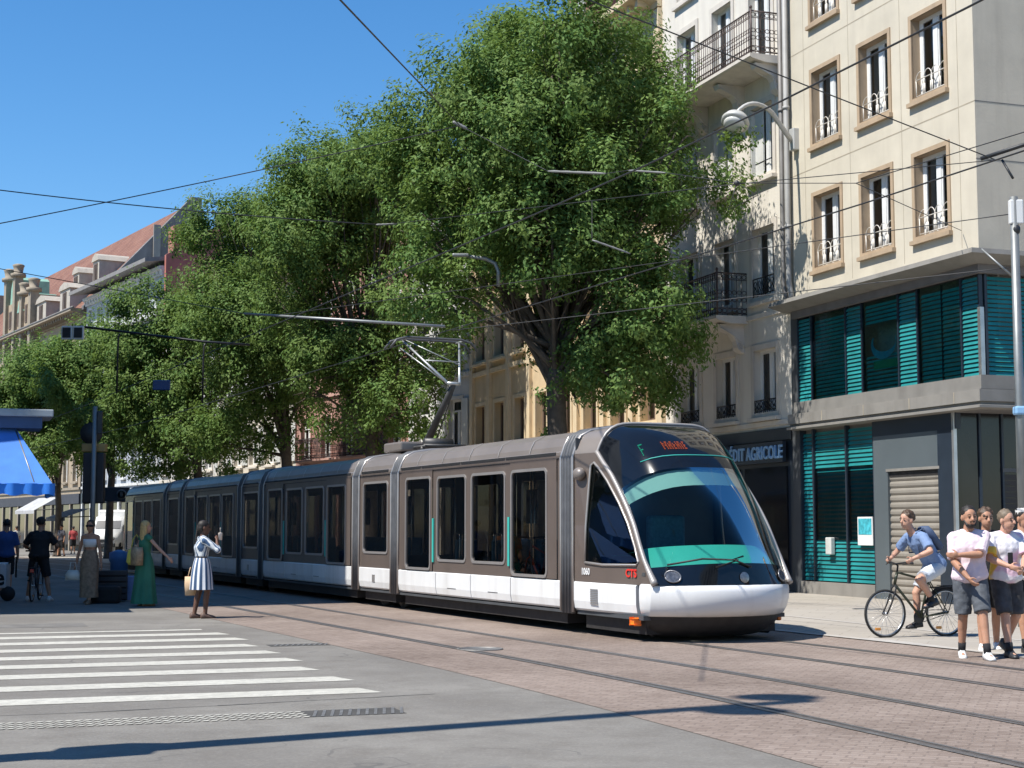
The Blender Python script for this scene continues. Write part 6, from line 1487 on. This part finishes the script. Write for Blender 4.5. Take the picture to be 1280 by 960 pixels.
bg_ = MB().loft([[(x*w, y*t_, z) for x, y in ((-1, -1), (1, -1), (1, 1), (-1, 1))] for z, w, t_ in ((-.19, .13, .05), (0, .14, .06), (.14, .14, .03))]); bg_.tube([(-.09, 0, .14), (-.05, 0, .3), (.05, 0, .3), (.09, 0, .14)], .008, 5)
bg_.build('paper_bag', M('bag_kraft', (.6, .42, .26), .8, var=.15, scale=5), None, loc=bgp, rz=R(20), label='brown paper bag carried by the woman in stripes', cat='bag')
# ---- woman in the long green dress
m = Fig('person', 'blonde woman in long green dress reaching out one arm', G(180, 757.5), R(-48), 1.70, SK2, .013, female=True)
k = m.k; m.J['wrR'] = V((.42, .30, 1.0))*k; m.ep['R'] = V((.6, -.6, -.8)); m.J['wrL'] = V((-.22, .1, .95))*k; m.head_rz = R(-20); m.body()
GRN = M('dress_green', (.035, .17, .10), .8, var=.15, scale=4); m.shirt(GRN, 0, .018, .0, 'bodice', .01)
skirt_loft(m, [(m.spine(.2), .155*k, .12*k), (m.spine(0), .19*k, .15*k), (V((0, 0, .75))*k, .22*k, .19*k), (V((0, 0, .5))*k, .24*k, .21*k), (V((0, 0, .25))*k, .27*k, .24*k), (V((0, 0, .05))*k, .30*k, .26*k)], 56, GRN, 'skirt', 9, .07)
m.hair(BLONDE, 'long'); m.shoes(M('sandal2', (.3, .2, .12), .6))
mw = Matrix.Translation(m.root.location) @ Matrix.Rotation(R(-48), 4, 'Z')
yb = MB().loft([[(x*w, y*t_, z) for x, y in ((-1, -.6), (-.6, -1), (.6, -1), (1, -.6), (1, .6), (.6, 1), (-.6, 1), (-1, .6))] for z, w, t_ in ((-.17, .15, .06), (-.1, .19, .09), (.08, .17, .07), (.15, .14, .04))]); yb.tube([(-.1, 0, .14), (-.07, 0, .34), (0, 0, .44), (.07, 0, .34), (.1, 0, .14)], .012, 6)
yb.build('shoulder_bag', M('bag_yellow', (.72, .58, .10), .75, var=.1), None, loc=mw @ V((-.33, -.02, 1.02*k)), rz=R(10), label='yellow shoulder bag of the woman in green', cat='bag')
bpk = MB().loft([[(x*w, y, z) for x, z in ((-1, -.17), (1, -.17), (1.1, .08), (.8, .19), (-.8, .19), (-1.1, .08))] for y, w in ((-.0, .13), (-.06, .15), (-.12, .14), (-.15, .1))])
bpk.build('small_backpack', M('bag_beige', (.36, .26, .16), .8, var=.35, scale=14), None, loc=mw @ V((.08, -.16, 1.02*k)), rz=R(-48), label='striped beige backpack on the woman in green', cat='backpack')
# ---- woman in the long brown skirt
m = Fig('person', 'woman in strapless pale top and long brown skirt walking', G(111, 755), PI - .1, 1.72, SK1, .013, female=True)
k = m.k; m.J['wrR'] = V((.30, .03, .80))*k; m.J['wrL'] = V((-.27, .05, .84))*k; m.J['ankL'] = V((-.06, .16, .085))*k; m.J['ankR'] = V((.06, -.14, .1))*k; m.body()
tb = MB().loft(m.torso_rings(.012, .45, .83)); tb.build('top', M('top_pale', (.78, .77, .75), .8), m.root)
skirt_loft(m, [(m.spine(.36), .135*k, .108*k), (m.spine(.1), .175*k, .135*k), (V((0, .0, .85))*k, .195*k, .155*k), (V((0, .02, .55))*k, .19*k, .17*k), (V((0, .02, .3))*k, .18*k, .18*k), (V((0, .02, .14))*k, .185*k, .19*k)], 48, M('skirt_brown', (.27, .19, .13), .85, var=.3, scale=14), 'skirt', 7, .06)
m.hair(HAIRB, 'bun'); m.shoes(M('sandal3', (.2, .13, .08), .6)); H = m.J['head']
MB().tube([H + V((x, y, .008)) for x, y in ((-.075, .03), (-.06, .085), (0, .108), (.06, .085), (.075, .03))], .016, 6, flat=1.2).build('sunglasses', BLK, m.root)
hb2 = MB().loft([[(x*w, y*t_, z) for x, y in ((-1, -1), (1, -1), (1, 1), (-1, 1))] for z, w, t_ in ((-.13, .15, .05), (0, .14, .05), (.08, .09, .03))]); hb2.tube([(-.07, 0, .08), (-.05, 0, .24), (.05, 0, .24), (.07, 0, .08)], .01, 6)
hb2.build('handbag', M('bag_white', (.66, .66, .6), .6), None, loc=m.root.location + V((-.33, -.05, .62)), label='white handbag carried by the woman in the brown skirt', cat='bag')
# ---- cyclist standing astride, seen from behind
cpos = G(43, 752); bicycle(cpos + V((0, -.2, 0)), R(8), 'city bicycle with red rear lamp standing in the shade', M('frame_grey', (.12, .12, .13), .4, .3), True, lean=R(2))
m = Fig('person', 'person in black T-shirt astride a bicycle, seen from behind', cpos + V((.0, .25, 0)), R(6), 1.78, SK1, .013)
k = m.k; m.J['ankR'] = V((.24, 0, .085))*k; m.J['ankL'] = V((-.22, .0, .085))*k; m.J['wrR'] = V((.29, .38, 1.1))*k; m.J['wrL'] = V((-.29, .38, 1.1))*k; m.J['neck'].y = .1; m.J['head'].y = .14
for n in 'RL': m.J['sh'+n].y = .08
m.body(); m.shirt(BLK, .85, .06); m.shorts(BLK, .95, .04); m.shoes(SHW); m.hair(HAIRD, 'curly')
# ---- person in blue and the cart at the left edge
m = Fig('person', 'person in dark blue shirt standing under the blue awning', G(6, 744), R(20), 1.76, SK1, .014)
m.body(); m.shirt(M('shirt_navy', (.03, .07, .2), .85), .9, .04); m.shorts(BLK, 1.0); m.shoes(SHB); m.hair(HAIRD, 'short')
ct = empty('cargo_cart', G(-6, 751), R(6), 'pushcart with white lettered side panel under the blue awning', 'cart')
MB().bbox(-.9, .26, -.25, .25, .28, .82, .03).build('box', M('cart_white', (.62, .62, .62), .6), ct)
for x in (-.55, .3): MB().lathe([(.14, -.03), (.16, 0), (.14, .03), (.05, .03)], x, -.2, .16, 16, axis='y').build('wheel', RUBBER, ct)
me = text_mesh('e', .5, .003, .01); me.materials.append(BLK); o = link('panel_letter', me, ct); o.location = (.12, -.256, .5); o.rotation_euler = (PI/2, 0, 0)
MB().tube([(.26, 0, .8), (.42, 0, .95), (.42, 0, .5)], .02, 6).build('handle', DKST, ct)
# ---- people farther down the street
for u, v, hgt, sh_c, sh_n, lab, rz_ in ((91, 692, 1.7, (.35, .05, .05), 'top_red', 'person in red top far down the street by the van', .3), (76, 696, 1.75, (.08, .08, .1), 'top_dark', 'person in dark clothes far down the street under the trees', 2.6), (20, 694, 1.7, (.45, .45, .42), 'top_light', 'person in pale top far down the street behind the kiosk', 1.0)):
    m = Fig('person', lab, G(u, v), rz_, hgt, SK1, .022, 'people far down the street'); m.J['ankR'].y = .15; m.J['ankL'].y = -.15; m.body(); m.shirt(M(sh_n, sh_c, .85), .8); m.shorts(BLK, 1.0); m.hair(HAIRD, 'short'); m.shoes(SHB)
# ---- goods standing in the shade beside the women
cr_ = empty('planter_crate', G(140, 752), .15, 'dark slatted planter crate standing in the shade behind the brown skirt', 'planter')
MB().box(-.3, .3, -.2, .2, .03, .66).build('liner', BLK, cr_)
sm_ = MB().bbox(-.33, .33, -.24, -.205, 0, .1, .008).mesh('slat', M('crate_wood', (.05, .045, .045), .8, var=.3))
for kz in range(5): o = link('slat', sm_, cr_); o.location = (0, 0, .06 + kz*.125)
bk_ = empty('woven_basket', G(146, 750.5) + V((.0, -.45, 0)), 0, 'woven basket with chevron pattern in front of the planter crate', 'basket')
bm_ = MB().lathe([(.16, 0), (.2, .1), (.22, .42), (.225, .46), (.19, .46), (.18, .1)], 0, 0, 0, 24); bm_.build('body', M('basket_dark', (.1, .085, .07), .8, var=.5, scale=25), bk_)
for kz in range(6):
    MB().tube([(.215*math.cos(a)*(.9+.018*kz+.012), .215*math.sin(a)*(.9+.018*kz+.012), .07 + kz*.066 + .025*abs(((j % 4)-2))) for j, a in enumerate([2*PI*q/32 for q in range(33)])], .008, 4).build('weave_band', M('weave_pale', (.33, .29, .24), .8), bk_)
MB().lathe([(.1, 0), (.12, .02), (.13, .5), (.14, .52), (.11, .52)], 0, 0, 0, 18).build('blue_bin', M('bin_blue', (.25, .36, .62), .6), None, loc=G(161, 750), label='pale blue bin beside the woman in green', cat='bin')
MB().bbox(-.33, .33, -.2, .2, 0, .36, .07).build('black_bag', BLK, None, loc=G(126, 755) + V((0, .3, 0)), rz=.1, label='black travel bag lying on the ground behind the brown skirt', cat='bag')
MB().lathe([(.2, 0), (.22, .7), (.25, .75), (.25, .95), (.05, 1.02)], 0, 0, 0, 18).build('litter_bin', M('bin_blue2', (.08, .17, .33), .5), None, loc=G(148, 738), label='blue litter bin standing behind the planter crate', cat='bin')
